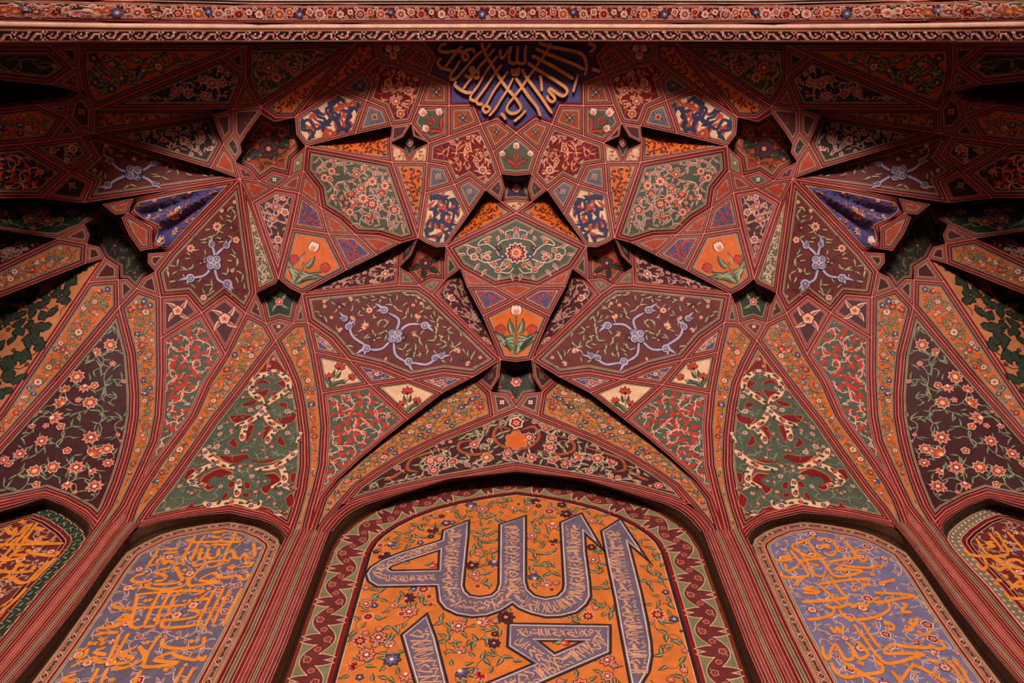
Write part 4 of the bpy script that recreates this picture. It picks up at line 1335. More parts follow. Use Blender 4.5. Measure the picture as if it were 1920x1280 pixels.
# ---------------------------------------------------------------- inscriptions (pen strokes traced on each panel)
T_LEFT = [
 (200, 980, 6.0, [
  [(1650, 230), (1668, 330), (1655, 385), (1590, 398), (1550, 350), (1510, 400), (1450, 395), (1420, 330), (1350, 350), (1320, 420), (1370, 430), (1395, 395)],
  [(1320, 425), (1200, 440), (1080, 468), (1000, 490), (965, 440)],
  [(1450, 115), (1400, 230), (1340, 335)], [(890, 195), (1000, 222), (1300, 215), (1480, 220), (1560, 180)], [(1180, 250), (1400, 250)], [(1345, 95), (1180, 125)],
  [(1440, 170), (1420, 220), (1490, 190), (1500, 160)], [(1180, 150), (1240, 170), (1310, 150), (1330, 120)],
  [(1270, 290), (1235, 385), (1150, 400), (1130, 345), (1160, 295)], [(1130, 345), (1090, 410), (1040, 400), (1070, 300), (1010, 330), (960, 400)],
  [(1110, 140), (1020, 270), (945, 440)], [(1000, 150), (920, 290), (850, 440)],
  [(880, 350), (850, 450), (760, 460), (700, 430), (660, 470), (640, 420), (590, 410), (550, 470), (480, 475), (540, 380), (590, 290)],
  [(650, 290), (730, 300), (810, 290)], [(640, 350), (810, 330)],
  [(1590, 570), (1580, 630), (1520, 640), (1470, 600), (1300, 620), (1200, 570), (1050, 650), (1270, 670), (1050, 700), (940, 710), (930, 660), (1000, 580), (1100, 470)],
  [(1430, 470), (1380, 500), (1420, 520), (1440, 480)], [(1340, 460), (1160, 510)], [(1660, 460), (1560, 450)], [(1640, 480), (1490, 510)],
  [(780, 500), (830, 600), (850, 650), (780, 680), (640, 695), (520, 695)], [(920, 610), (890, 700), (700, 750), (520, 745), (450, 720), (480, 680)],
  [(720, 510), (620, 530), (560, 565), (660, 600), (640, 650), (540, 660)], [(430, 570), (320, 610), (290, 655), (400, 675), (520, 640)],
  [(1520, 740), (1400, 980), (1310, 1170)], [(1400, 740), (1300, 920), (1190, 1160)], [(1320, 730), (1150, 1080), (1090, 1190)], [(1225, 745), (1080, 1020), (1020, 1180)],
  [(850, 740), (760, 850), (700, 1000), (680, 1060)], [(730, 760), (600, 1000), (560, 1150), (480, 1170), (420, 1180)], [(610, 770), (520, 940), (420, 1170)],
  [(350, 810), (310, 1000), (270, 1150), (330, 1185), (420, 1165)],
  [(120, 890), (85, 940), (160, 965), (400, 960), (700, 945), (900, 920), (945, 860)], [(350, 815), (500, 795), (850, 770), (1090, 775), (980, 820)],
  [(1010, 950), (960, 990), (1030, 1000), (1010, 1055), (850, 1090), (600, 1100)], [(620, 1110), (650, 1180), (900, 1170), (1010, 1150)],
  [(240, 1080), (200, 1045), (130, 1085), (200, 1100), (150, 1140), (0, 1180)], [(1140, 800), (1060, 850), (1150, 860), (970, 880)],
 ], [(880, 535), (300, 745), (375, 735), (440, 882), (490, 872), (1150, 745), (1130, 265)]),
 (60, 1100, 4.571, [
  [(1480, 430), (1460, 500), (1350, 530), (1200, 530), (1120, 500), (1130, 440)],
  [(1490, 590), (1470, 630), (1430, 610), (1390, 630), (1250, 600), (1190, 570), (1050, 630), (1250, 655), (1120, 680), (1000, 690), (960, 675), (1000, 560), (1100, 415)],
  [(920, 510), (965, 600), (900, 655), (780, 700), (700, 690)], [(890, 520), (760, 580), (860, 610), (820, 650), (700, 665)],
  [(830, 400), (740, 560), (670, 680)], [(750, 410), (690, 560), (640, 640), (560, 645), (540, 605)], [(630, 520), (540, 560), (640, 590)], [(560, 600), (440, 640), (330, 695)],
  [(480, 510), (390, 590), (450, 600), (480, 530)], [(740, 395), (620, 400), (515, 425)], [(830, 280), (740, 290), (800, 240), (830, 275), (730, 340), (540, 365)], [(580, 440), (610, 460), (650, 430)],
  [(1390, 690), (1310, 830), (1260, 900)], [(1300, 690), (1220, 840), (1180, 900)], [(940, 715), (870, 830), (840, 900)], [(650, 700), (590, 830), (560, 900)], [(570, 700), (500, 830), (470, 900)],
  [(380, 750), (270, 790), (350, 820), (300, 860)], [(840, 880), (700, 880), (500, 885)],
 ], [(1370, 470), (990, 480), (500, 490), (545, 488), (600, 492), (1150, 712), (690, 800)]),
]
T_RIGHT = [
 (1400, 980, 6.0, [
  [(760, 160), (640, 210), (510, 260), (580, 330), (700, 380), (820, 400)], [(690, 220), (760, 320), (830, 390)], [(490, 310), (560, 400), (640, 500), (690, 590), (620, 612), (480, 620), (400, 600), (390, 550)],
  [(560, 290), (660, 420), (720, 520), (770, 590), (860, 600), (885, 540)], [(960, 190), (1000, 260), (1050, 340)], [(1110, 210), (1180, 300), (1230, 390)], [(870, 340), (940, 370), (990, 350), (1000, 310)],
  [(820, 390), (900, 500), (990, 600), (1120, 600), (1300, 550), (1150, 530), (1000, 530), (1090, 470)], [(920, 445), (1120, 410), (1250, 390), (1200, 340), (1280, 310), (1340, 330)], [(1250, 400), (1320, 435), (1355, 370)],
  [(1080, 480), (1200, 500), (1400, 510), (1450, 480), (1510, 500), (1535, 455)], [(430, 460), (460, 545), (560, 500), (610, 440), (740, 415), (900, 405)],
  [(500, 380), (400, 390), (500, 410), (420, 430), (310, 420)], [(940, 260), (830, 260), (940, 290)], [(790, 180), (830, 200), (870, 180), (920, 190)],
  [(940, 610), (1000, 700), (1110, 840)], [(1370, 630), (1130, 650), (900, 680), (820, 700), (920, 800), (1060, 940)], [(640, 620), (520, 715)], [(1670, 640), (1490, 685)],
  [(750, 720), (640, 750), (800, 770), (780, 795), (630, 790)], [(1430, 790), (1650, 800), (1880, 825), (1700, 860), (1560, 890), (1450, 900), (1430, 865), (1500, 845)],
  [(620, 895), (900, 880), (1100, 850), (1150, 825)], [(1380, 870), (1350, 940), (1270, 910), (1200, 950), (1140, 920), (1060, 950), (930, 955), (900, 910)],
  [(1590, 890), (1600, 980), (1450, 1060), (1250, 1095), (1100, 1060), (1040, 980)], [(980, 960), (960, 1030), (820, 1080), (680, 1095)],
 ], [(780, 480), (1410, 585), (1310, 712), (1370, 700), (1210, 762)]),
 (1500, 1100, 5.053, [
  [(510, 360), (600, 480), (700, 620), (800, 720), (920, 720), (1100, 665), (1170, 640), (1000, 635), (800, 630), (870, 550), (1000, 570), (1200, 580), (1240, 555), (1290, 590), (1370, 580), (1310, 500)],
  [(590, 340), (660, 460), (760, 590)], [(1060, 300), (1040, 350), (1100, 350), (1110, 300), (1070, 380), (990, 420)], [(790, 350), (870, 360), (885, 400), (830, 412)], [(960, 170), (1010, 170), (965, 240), (1060, 240)],
  [(280, 380), (330, 435), (350, 390), (390, 435), (415, 370)], [(1110, 420), (1180, 460), (1245, 415)],
  [(540, 520), (610, 590), (640, 650), (560, 685), (500, 600), (450, 530)], [(500, 610), (500, 680), (430, 690), (380, 620), (335, 550), (290, 610), (270, 690), (225, 650), (210, 560)],
  [(290, 720), (340, 810), (440, 860), (600, 835), (770, 810), (775, 750), (710, 700)], [(410, 720), (600, 830), (740, 920)], [(870, 800), (960, 920)], [(1080, 730), (1020, 800), (940, 920)], [(1060, 740), (1200, 800), (1390, 920)],
  [(1370, 690), (1480, 800), (1560, 940)], [(1450, 690), (1540, 800), (1620, 940)],
 ], [(580, 730), (1250, 702), (1290, 708)]),
]
T_OUTL = [(0, 920, 4.923, [
  [(345, 300), (250, 420), (150, 560), (90, 620), (30, 635)], [(300, 300), (220, 400), (100, 540), (20, 630), (100, 640), (240, 600), (110, 590), (230, 540)], [(250, 310), (180, 400), (130, 390), (150, 340)],
  [(110, 320), (60, 350), (110, 400), (150, 370)], [(60, 340), (-40, 380)], [(240, 415), (240, 460), (330, 480), (450, 470), (525, 415)], [(320, 350), (400, 360), (330, 390)], [(-60, 500), (150, 500), (400, 492), (590, 490)],
  [(540, 560), (520, 600), (450, 600), (300, 580), (250, 545)], [(190, 640), (130, 740), (70, 790)], [(-60, 735), (130, 755), (290, 740), (320, 690)], [(60, 660), (-60, 690)],
  [(520, 620), (400, 740), (300, 840)], [(450, 650), (330, 770), (270, 840), (180, 850), (100, 800), (30, 810), (-40, 860)], [(245, 900), (140, 1010), (-60, 1190)], [(60, 910), (-60, 980)], [(170, 430), (60, 520)], [(120, 430), (-10, 540)],
  [(190, 280), (215, 295), (240, 275)], [(120, 1000), (0, 1080)]], [(380, 430), (200, 690), (250, 695)])]
T_OUTR = [(1720, 920, 4.925, [
  [(430, 540), (490, 590), (620, 610), (800, 600), (835, 560), (780, 460), (730, 380)], [(540, 440), (620, 560), (720, 640), (830, 720)], [(660, 390), (740, 490), (800, 570)],
  [(610, 620), (640, 690), (600, 730), (545, 690)], [(700, 600), (810, 690), (760, 725), (660, 690)], [(830, 380), (930, 490), (1040, 620)], [(960, 380), (1060, 480)], [(985, 680), (920, 640), (840, 650), (860, 700), (985, 725)],
  [(820, 690), (930, 800), (1050, 920)], [(700, 470), (640, 490), (710, 510), (640, 530)], [(830, 830), (890, 880), (970, 880), (940, 840), (860, 915)], [(810, 940), (850, 990), (985, 1000), (1080, 985)], [(960, 1020), (1060, 1100)]],
  [(810, 790), (755, 830), (730, 860)])]
T_APEX = [
 (800, 70, 7.11, [
  [(265, 80), (195, 115), (175, 175), (250, 200), (390, 185), (500, 200)], [(470, 120), (390, 210), (310, 320), (245, 410)], [(200, 275), (155, 330), (180, 390), (250, 425), (335, 440)],
  [(450, 310), (390, 410), (325, 500), (330, 555), (390, 550), (450, 490), (560, 360), (640, 270), (735, 180)], [(640, 210), (620, 165), (560, 165), (495, 200), (485, 270), (520, 305), (558, 270), (530, 215), (490, 200)],
  [(735, 75), (770, 190), (830, 300), (900, 420), (1000, 580), (1080, 690), (1160, 780), (1220, 860), (1255, 940), (1200, 1000), (1120, 1010), (1070, 960), (1090, 890), (1160, 800), (1270, 660), (1345, 545), (1430, 430), (1500, 330), (1600, 190), (1655, 65)],
  [(855, 85), (775, 190)], [(800, 290), (700, 400), (620, 520), (560, 590), (490, 690)], [(905, 155), (820, 260)],
  [(945, 250), (870, 350), (780, 480), (690, 640), (600, 760), (590, 820), (650, 840), (720, 760), (820, 620), (920, 470), (1005, 365)],
  [(660, 840), (690, 885), (755, 890)], [(1085, 455), (1000, 570), (900, 710), (800, 890), (750, 940), (790, 1000), (845, 955), (800, 905)], [(1155, 540), (1080, 690), (980, 850), (910, 960), (830, 1048)],
  [(400, 585), (380, 630), (440, 690), (540, 738), (600, 728)], [(640, 440), (610, 400), (580, 430), (610, 465), (650, 440)], [(515, 490), (560, 530), (640, 470), (715, 465)], [(640, 540), (690, 535), (690, 490)],
  [(990, 1010), (1030, 1050), (1055, 1095)], [(1165, 1120), (1250, 1050), (1325, 970)],
  [(985, 160), (982, 240), (1010, 280), (1060, 220), (1125, 130), (1100, 250), (1110, 330), (1160, 350), (1195, 325), (1210, 220), (1215, 110)], [(1195, 325), (1250, 350), (1310, 335), (1310, 220), (1325, 100)],
  [(1140, 420), (1150, 490), (1185, 488), (1185, 420)], [(1185, 488), (1222, 488), (1228, 400)]], []),
 (950, 70, 7.11, [
  [(425, 75), (520, 112), (700, 150), (860, 182), (980, 215), (1040, 290), (1060, 400), (1040, 505)], [(385, 150), (500, 205), (700, 285), (900, 362), (1035, 432)], [(335, 245), (440, 295), (620, 392), (800, 500), (890, 552)],
  [(280, 340), (380, 415), (560, 520), (700, 610), (790, 680), (800, 740), (750, 780), (680, 752), (580, 685), (560, 720), (620, 780), (640, 830), (600, 857), (550, 820), (540, 770)],
  [(200, 420), (260, 530), (350, 650), (470, 815), (605, 1015)], [(120, 540), (210, 670), (300, 800), (400, 925), (450, 1050)], [(445, 505), (460, 600), (467, 720)], [(948, 495), (915, 610), (880, 735)],
  [(1085, 72), (1170, 130), (1095, 208)], [(1135, 425), (1190, 440), (1245, 460)]], [])]
ALLAH = [(831.5, 995), (878.5, 976.5), (877, 1006), (868, 1098), (872, 1109), (881, 1117), (900, 1120), (922, 1116), (932, 1107), (936, 1095), (937.5, 984), (985, 968), (985, 1090), (989, 1105), (1002, 1117), (1022, 1122), (1045, 1118), (1056, 1107), (1058, 1095), (1051.6, 980),
         (1090, 963.4), (1126, 1025), (1095.6, 998), (1097.5, 1034), (1105, 1090), (1107, 1118), (1099, 1133), (1081, 1148), (1052, 1155.6), (1024, 1156.6), (996, 1150), (974, 1141), (960.6, 1131), (941, 1144), (913, 1154), (885, 1156.6), (857, 1152), (834, 1141), (823, 1127), (819.4, 1098),
         (707, 1099.4), (692, 1090), (687, 1077), (694, 1065), (716, 1050.6), (754, 1035.6), (829, 1013)]
ALLAH_HOLE = [(825, 1031), (754, 1054), (733, 1062), (728.5, 1067), (735, 1071), (823, 1069)]
ALIF = [(1128.4, 996), (1163, 974), (1211, 1046), (1178, 1018), (1189, 1060), (1202, 1112), (1213, 1165), (1220, 1205), (1221.4, 1230), (1216, 1258), (1203, 1280), (1187, 1302), (1183, 1280), (1165.6, 1191), (1153, 1120), (1140, 1058)]
MUH_A = [(754, 1191), (800, 1153), (816, 1196), (837, 1280), (848, 1318), (795, 1318), (780, 1280), (767, 1236)]
MUH_B = [(955, 1170), (1143, 1173), (1143, 1223), (1013, 1280), (925, 1318), (838, 1318), (918, 1280), (1004, 1244), (953, 1212)]
MUH_B_HOLE = [(1006, 1201), (1097, 1202), (1040, 1227)]
SCRIPT = [([(852, 992), (846, 1060), (845, 1100), (855, 1130), (888, 1138), (925, 1134), (952, 1112), (960, 1080), (960, 985)], 17), ([(962, 1085), (972, 1118), (1000, 1136), (1030, 1139), (1062, 1132), (1082, 1110), (1078, 1050), (1073, 985)], 17),
          ([(820, 1022), (760, 1045), (712, 1066), (712, 1082), (760, 1085), (815, 1083)], 10), ([(1147, 995), (1160, 1060), (1177, 1130), (1192, 1200), (1197, 1265)], 18), ([(785, 1180), (795, 1230), (815, 1305)], 20),
          ([(968, 1186), (1050, 1187), (1128, 1188)], 11), ([(1130, 1200), (1070, 1232), (1000, 1266), (920, 1300)], 17), ([(970, 1200), (1005, 1226), (1030, 1240)], 12)]
# ---------------------------------------------------------------- niche ornament
def ccw(P):
    P = np.asarray(P, float)
    a = (P[:, 0] * np.roll(P[:, 1], -1) - P[:, 1] * np.roll(P[:, 0], -1)).sum()
    return P if a > 0 else P[::-1].copy()


def border_chain(o, d, step, a='cart', w=.030):
    """alternating dark cartouches and red flowers along a niche border"""
    f = o.f
    Q, A = walk(f, d, step)
    for i, (q, t) in enumerate(zip(Q, A)):
        if i % 2 == 0:
            ca, sa = math.cos(t), math.sin(t)
            L, b = step * .62, w * .42
            P = np.array([(-L, 0), (-L * .8, b * 1.25), (-L * .55, b * .55), (L * .55, b * .55), (L * .8, b * 1.25), (L, 0), (L * .8, -b * 1.25), (L * .55, -b * .55), (-L * .55, -b * .55), (-L * .8, -b * 1.25)])
            R = np.stack([q[0] + P[:, 0] * ca - P[:, 1] * sa, q[1] + P[:, 0] * sa + P[:, 1] * ca], 1)
            o.poly(q + (R - q) * np.array([1.1, 1.1]), 'pale', 2)
            o.poly(R, 'ink', 3)
            for s in (-.72, 0, .72):
                c = q + np.array([ca, sa]) * L * s
                o.dot(c, w * .22, 'bluegrey', 4, 6)
        else:
            o.rosette(q, w * .85, 4, 'pale', 2, t)
            o.rosette(q, w * .70, 4, 'dred', 3, t)
            o.dot(q, w * .26, 'tan', 4, 6)


def border_leaves(o, d, step, dotted):
    f = o.f
    for k, dd in enumerate((d - .026, d + .022)):
        Q, A = walk(f, dd, step)
        for i, (q, t) in enumerate(zip(Q, A)):
            if dotted:
                o.petal(q, t + .4, .032, .008, 'pale', 2)
            else:
                o.leaf(q, t + (.8 if (i + k) % 2 else -.8), .06, .013, ('black', 'leaf' if (i + k) % 3 else 'maroon', 'leaflight'), .4)


def niche_text(groups, w, chain, flowers, vine, dotted=False, leaves=('pale', 'pink', 'plum')):
    def go(o):
        if chain == 'cart':
            border_chain(o, .053, .092)
        else:
            border_leaves(o, .052, .062, dotted)
        orn_vine(o, R=.125, flowers=flowers, leaves=leaves, vine=vine, vw=.005, fr=.04, lf=.06, leafw=.24, prob=.55, lotus=.2, amax=300)
        text(o.child('lettering'), groups, w, edge='ink' if False else None)
    return go


def letter_shape(o, b, pts, holes=()):
    f = o.f
    P = ccw(px2loc(f, pts))
    o.poly(offset_raw(P, -.016), 'ink', 6)
    o.poly(P, 'bluegrey', 7)
    I = offset_raw(P, .012)
    o.ribbon(np.vstack([I, I[:1]]), .008, 'pale', 8, smooth=False)
    for hpts in holes:
        Hh = ccw(px2loc(f, hpts))
        J = offset_raw(Hh, -.012)
        o.ribbon(np.vstack([J, J[:1]]), .008, 'pale', 8, smooth=False)
        o.poly(Hh, 'ink', 8)
        o.poly(offset_raw(Hh, .016), 'orange2', 9)


def orn_great(o):
    f, rng = o.f, o.rng
    # scrolling green and maroon border
    Q, A = walk(f, .155, .02)
    s = np.arange(len(Q)) * .02
    per = .40
    nr = np.stack([-np.sin(A), np.cos(A)], 1)
    C = Q + nr * (.060 * np.sin(s * 2 * math.pi / per))[:, None]
    o.ribbon(C, .092, 'cream', 1, smooth=False)
    o.ribbon(C, .080, 'maroon', 3, smooth=False)
    for m in range(int(s[-1] / (per / 2))):
        i = min(len(Q) - 1, int((m + .5) * per / 2 / .02))
        sg = 1 if m % 2 == 0 else -1
        base = Q[i] + nr[i] * sg * .03
        for a, ln, w, bd in ((A[i] - sg * 1.0, .165, .042, -.45 * sg), (A[i] - sg * 2.15, .165, .042, .45 * sg)):
            o.petal(base, a, ln, w, 'cream', 1, bd)
            o.petal(base, a, ln * .93, w * .80, 'maroon', 3, bd)
        o.petal(Q[i] + nr[i] * sg * .06, A[i] + math.pi * (m % 2), .05, .012, 'sage', 5, .5)
        o.flower(Q[i] + nr[i] * sg * .05, .032, 5, ('pink', 'bred', 'dred', 'tan'), rng.random(), layer=4)
        k = min(len(Q) - 1, int(m * per / 2 / .02))
        o.flower(C[k], .026, 5, ('pink', 'bred', 'dred', 'tan'), rng.random(), layer=4)
    # flowers over the orange ground, kept off the lettering
    shapes = [ALLAH, ALIF, MUH_A, MUH_B]
    lo = [ccw(px2loc(f, p)) for p in shapes]
    hol = [ccw(px2loc(f, p)) for p in (ALLAH_HOLE, MUH_B_HOLE)]
    gx = np.concatenate([offset_raw(p, .0) for p in lo])
    acc = [gx]
    for p in lo:
        a, b = p.min(0), p.max(0)
        X, Y = np.meshgrid(np.arange(a[0], b[0], .05), np.arange(a[1], b[1], .05))
        G = np.stack([X.ravel(), Y.ravel()], 1)
        acc.append(G[seg_dist(G, p) > 0])
    acc = np.concatenate(acc)
    orn_vine(o, R=.118, flowers=('rosef', 'redf', 'blueink', 'rosef', 'dark'), leaves=('ink', 'leaf', 'leaflight'), vine='leafd', vw=.004, fr=.062, lf=.08, leafw=.34, prob=.5, lotus=.45, extra=1, avoid=acc, amax=600, fill=.72)
    for (x, y, a) in ((795, 1060, .2), (770, 1058, 2.5), (1040, 1208, .3), (1060, 1206, 2.8)):
        c = px2loc(f, [(x, y)])[0]
        o.leaf(c, a, .09, .016, ('ink', 'leaf', 'leaflight'), .4, layer=11)
    o.tulip(px2loc(f, [(806, 1062)])[0], .2, .06, ('dred', 'scarlet', 'pink'), layer=12)
    o.tulip(px2loc(f, [(1052, 1207)])[0], .2, .06, ('dred', 'scarlet', 'pink'), layer=12)
    for n, (pts, holes, paths) in enumerate(((ALLAH, [ALLAH_HOLE], SCRIPT[:3]), (ALIF, [], SCRIPT[3:4]), (MUH_A, [], SCRIPT[4:5]), (MUH_B, [MUH_B_HOLE], SCRIPT[5:]))):
        key = 'giant_letter#%d' % n
        letter_shape(o.child(key), None, pts, holes)
        for path, half in paths:
            script_fill(o.child('fine_script#%d>%s' % (n, key)), px2loc(f, path), half * .0046, 'pinktan', 10, rng, wd=.0115, pitch=.046)


def orn_apex(o):
    o.raised = T_APEX


def orn_band(o):
    orn_vine(o, R=.105, flowers=('pinkw', 'orangef', 'blueink', 'pinkw', 'cream'), leaves=('pale', 'leaf', 'leaflight'), vine='pale', vw=.007, fr=.062, lf=.075, leafw=.25, prob=.75, lotus=.15, amax=700, tries_=6000) if False else None
    f, rng = o.f, o.rng
    fl = ('cream', 'blueink', 'orangef', 'pinkw', 'palef', 'redf')
    for k, x in enumerate(np.arange(-84, 2024, 19.0)):
        t = abs(x - AXIS)
        yb = np.interp(t, [0, 488, 968, 1060], [24.5, 25, 19, 14])
        up = -1 if k % 2 else 1
        q = px2loc(f, [(x, yb + 2 * up), (x + 5, yb - 9 * up), (x + 12, yb - 12 * up), (x + 17, yb - 4 * up), (x + 19, yb), (x - 6, yb + 10 * up), (x + 6, yb + 11 * up), (x + 11, yb + 8 * up)])
        o.ribbon(q[:5], .006, 'pink', 1)
        dq = seg_dist(q, f.poly)
        if dq[0] < .05:
            continue
        o.flower(q[0], (.052, .038, .046, .036)[k % 4], (9, 5, 6, 4)[k % 4], FL[fl[(k * 5 + k // 3) % 6]], rng.random())
        for c, ln, dd in ((q[2], .06, dq[2]), (q[3], .05, dq[3]), (q[5], .05, dq[5]), (q[6], .05, dq[6])):
            if dd < .045:
                continue
            o.leaf(c, rng.random() * 6.28, ln, .012, (('pale', 'leaf', 'leafd'), ('pale', 'bred', 'pink'))[int(rng.integers(2))], .5)
        o.flower(q[7], .022, 5, FL['cream'], 0)


KEYROWS = ["#.#.....##......", ".#...#..#...####", "...##..##..##..#", ".#..####..##...#", "#.#......##....."]


def orn_key(o):
    f = o.f
    s = 3.4
    n = int(2104 / s)
    for i in range(n):
        x = -84 + i * s
        t = abs(x - AXIS)
        y0 = np.interp(t, [0, 488, 768, 968, 1060], [57.6, 59.1, 58.6, 57, 55])
        y1 = np.interp(t, [0, 488, 768, 968, 1060], [74.2, 75.8, 76, 76.6, 76.4])
        hh = (y1 - y0) / 5
        for r, row in enumerate(KEYROWS):
            j = i % 16
            if (row[j] if x < AXIS else row[15 - j]) == '#':
                y = y0 + r * hh
                P = px2loc(f, [(x, y), (x + s, y), (x + s, y + hh), (x, y + hh)])
                o.poly(P, 'pink' if (i * 7 + r * 3) % 6 else 'pale', 1)


ARCH_D = lambda x, off=0.0: float(np.interp(abs(x - AXIS), [0, 300, 488, 768, 968, 1060], [-.42, -.50, -.66, -1.12, -1.6, -1.8])) + off


def arch_pts(top, bottom, d0, d1):
    xs = list(range(968, -91, -132))[:-1] + [-90]
    K = [0, 488, 768, 968, 1060]
    T = [(x, float(np.interp(AXIS - x, K, top)), ARCH_D(x, d0)) for x in xs]
    B = [(x, float(np.interp(AXIS - x, K, bottom)), ARCH_D(x, d1)) for x in xs[::-1]]
    return T + B


F('arch_soffit_band', 'crimson band of pale flowers and vines along the front arch at the top', 'arch band', arch_pts([6, 7, 0, -6, -10], [41, 42, 39, 35, 31], -.04, -.02), 'bandred', 'tiny', orn_band, sym=True)
F('key_pattern_band', 'black band with pale stepped zigzag pattern along the inner edge of the front arch', 'arch band', arch_pts([55, 56.5, 56, 54, 52], [76.5, 78, 78, 79, 79], -.02, 0.0), 'keydark', 'tiny', orn_key, sym=True, k=.35)
BANDS['apex'] = [(.004, 'cream'), (.022, 'red'), (.004, 'dred')]
for f in FACETS:
    if f.name == 'apex_medallion':
        f.orn, f.bands = orn_apex, 'apex'

F('inscribed_niche', 'lilac-blue arched niche panel with orange calligraphy in rows, left of the great orange niche', 'niche', NL, 'bluegrey', 'niche',
  niche_text(T_LEFT, .034, 'cart', ('pinkw', 'creamf'), 'pale'), plane=YN, single=True, group='calligraphy niches of the back wall')
F('inscribed_niche', 'lilac-blue arched niche panel with tangled orange calligraphy, right of the great orange niche', 'niche', MX(NL), 'periw', 'niche',
  niche_text(T_RIGHT, .034, 'cart', ('pinkw', 'creamf', 'pinkw'), 'pale'), plane=YN, single=True, group='calligraphy niches of the back wall')
F('inscribed_niche', 'dark red arched niche panel with orange calligraphy and leafy green border, at the left edge', 'niche', NLL, 'maroon', 'nichered',
  niche_text(T_OUTL, .040, 'leaf', ('creamf',), 'pale', leaves=('pale', 'leaf', 'pink')), plane=YN - .02, single=True, group='calligraphy niches of the back wall')
F('inscribed_niche', 'dark red arched niche panel with orange calligraphy and grey dotted border, at the right edge', 'niche', MX(NLL), 'maroon', 'nichegrey',
  niche_text(T_OUTR, .040, 'leaf', ('creamf',), 'pale', dotted=True, leaves=('pale', 'leaf', 'pink')), plane=YN - .02, single=True, group='calligraphy niches of the back wall')
F('great_niche', 'great orange arched niche panel with giant grey-blue calligraphy in the middle of the back wall', 'niche', NC[::-1], 'orange2', 'great', orn_great, plane=YN, sym=True)

# ---------------------------------------------------------------- build all facets
weld()
EDGES = {}
for f in FACETS:
    if f.plane is None:
        for a, b in zip(f.ids, f.ids[1:] + f.ids[:1]):
            k = (min(a, b), max(a, b))
            EDGES[k] = EDGES.get(k, 0) + 1


def raised_letters(f, groups, w, top=.05):
    """letters standing proud of the medallion, with real thickness"""
    mb = MB()
    o = Orn(f, None)
    for (x0, y0, s, strokes, dots) in groups:
        for st in strokes:
            o.pen(px2loc(f, [(x0 + x / s, y0 + y / s) for x, y in st]), w, 'gilt', 0, thin=.62)
    for n, (V, Fc, col, _) in enumerate(o.items):
        k = len(V) // 2
        up = to3d(f, V, top + .0006 * (n % 9))
        dn = to3d(f, V, .0)
        faces = []
        for i in range(k - 1):
            faces.append([i, i + k, i + k + 1, i + 1])
            faces.append([i, i + 1, 2 * k + i + 1, 2 * k + i])
            faces.append([i + k + 1, i + k, 3 * k + i, 3 * k + i + 1])
        faces.append([0, 2 * k, 3 * k, k])
        faces.append([k - 1, 2 * k - 1, 4 * k - 1, 3 * k - 1])
        mb.add(np.vstack([up, dn]), faces, col)
    return mb


class Layered(Orn):
    def __init__(self, f, rng):
        super().__init__(f, rng)
        self.kids = {}
        self.raised = None

    def child(self, name):
        if name not in self.kids:
            self.kids[name] = Orn(self.f, self.rng)
        return self.kids[name]


for n, f in enumerate(FACETS):
    prepare(f)
    ground, border = build_ground(f)
    o = Layered(f, np.random.default_rng(1000 + n * 17))
    if f.orn:
        f.orn(o)
    pat = o.mesh()
    kids = [('border', border, True), ('painted_ornament', pat, False)] + [(k, v.mesh(), False) for k, v in o.kids.items()]  # painted motifs of every kind: foliage, dots, cartouches, zigzag key
    if o.raised:
        kids.append(('raised_lettering', raised_letters(f, o.raised, .034), False))
    if ground.empty() and border.empty():
        print('EMPTY FACET', f.label, len(f.poly), f.area)
        continue
    for side in ((0,) if f.single else (0, 1)):
        mir = side == 1
        if ground.empty():
            root = link(f.name, border, f.c, None, mir, f.curved)
            kk = [k for k in kids if k[0] != 'border']
        else:
            root = link(f.name, ground, f.c, None, mir, f.curved)
            kk = kids
        tag(root, f.label.replace('{L}', 'right' if mir else 'left'), f.cat, f.group)
        made = {}
        for nm, mbx, sm in kk:
            if not mbx.empty():
                up = nm.split('>')[1] if '>' in nm else None
                made[nm] = link(nm.split('#')[0], mbx, f.c, made[up] if up else root, mir, sm and f.curved)

# ---------------------------------------------------------------- columns, reveals and arch mouldings as striped strips
def seq(px, core, second, first='red'):
    half = [('cream', .42), (first, 3.2), ('cream', .5), (second, 2.4)]
    body = half + [('cream', .5), (core, 2.6), ('cream', .5), (second, 2.4), ('cream', .5), (first, 3.2)]
    tot = sum(w for _, w in body)
    return [(c, w * px / tot) for c, w in body]


CS1 = seq(30, 'olive', 'maroon') + [('cream', .7), ('rose', 6), ('cream', .7), ('rose', 5)] + seq(22, 'olive', 'maroon') + [('cream', .7), ('rose', 5), ('cream', .7), ('maroon', 5), ('cream', .7), ('red', 4), ('cream', .5), ('dred', 3)]
CS0 = seq(28, 'olive', 'maroon') + seq(26, 'bred', 'rose') + seq(24, 'olive', 'maroon') + [('cream', .5), ('dred', 3), ('cream', .4), ('dred', 2.5)]
ARCHS = [('line', .22), ('red', 1.6), ('line', .25), ('red', 1.7), ('line', .25), ('dred', 1.5), ('line', .16)]


def pt(p, plane, d=0.0):
    return plane_point(p[0], p[1], plane) if plane else shell_point(p[0], p[1], d(p[0]) if callable(d) else d)


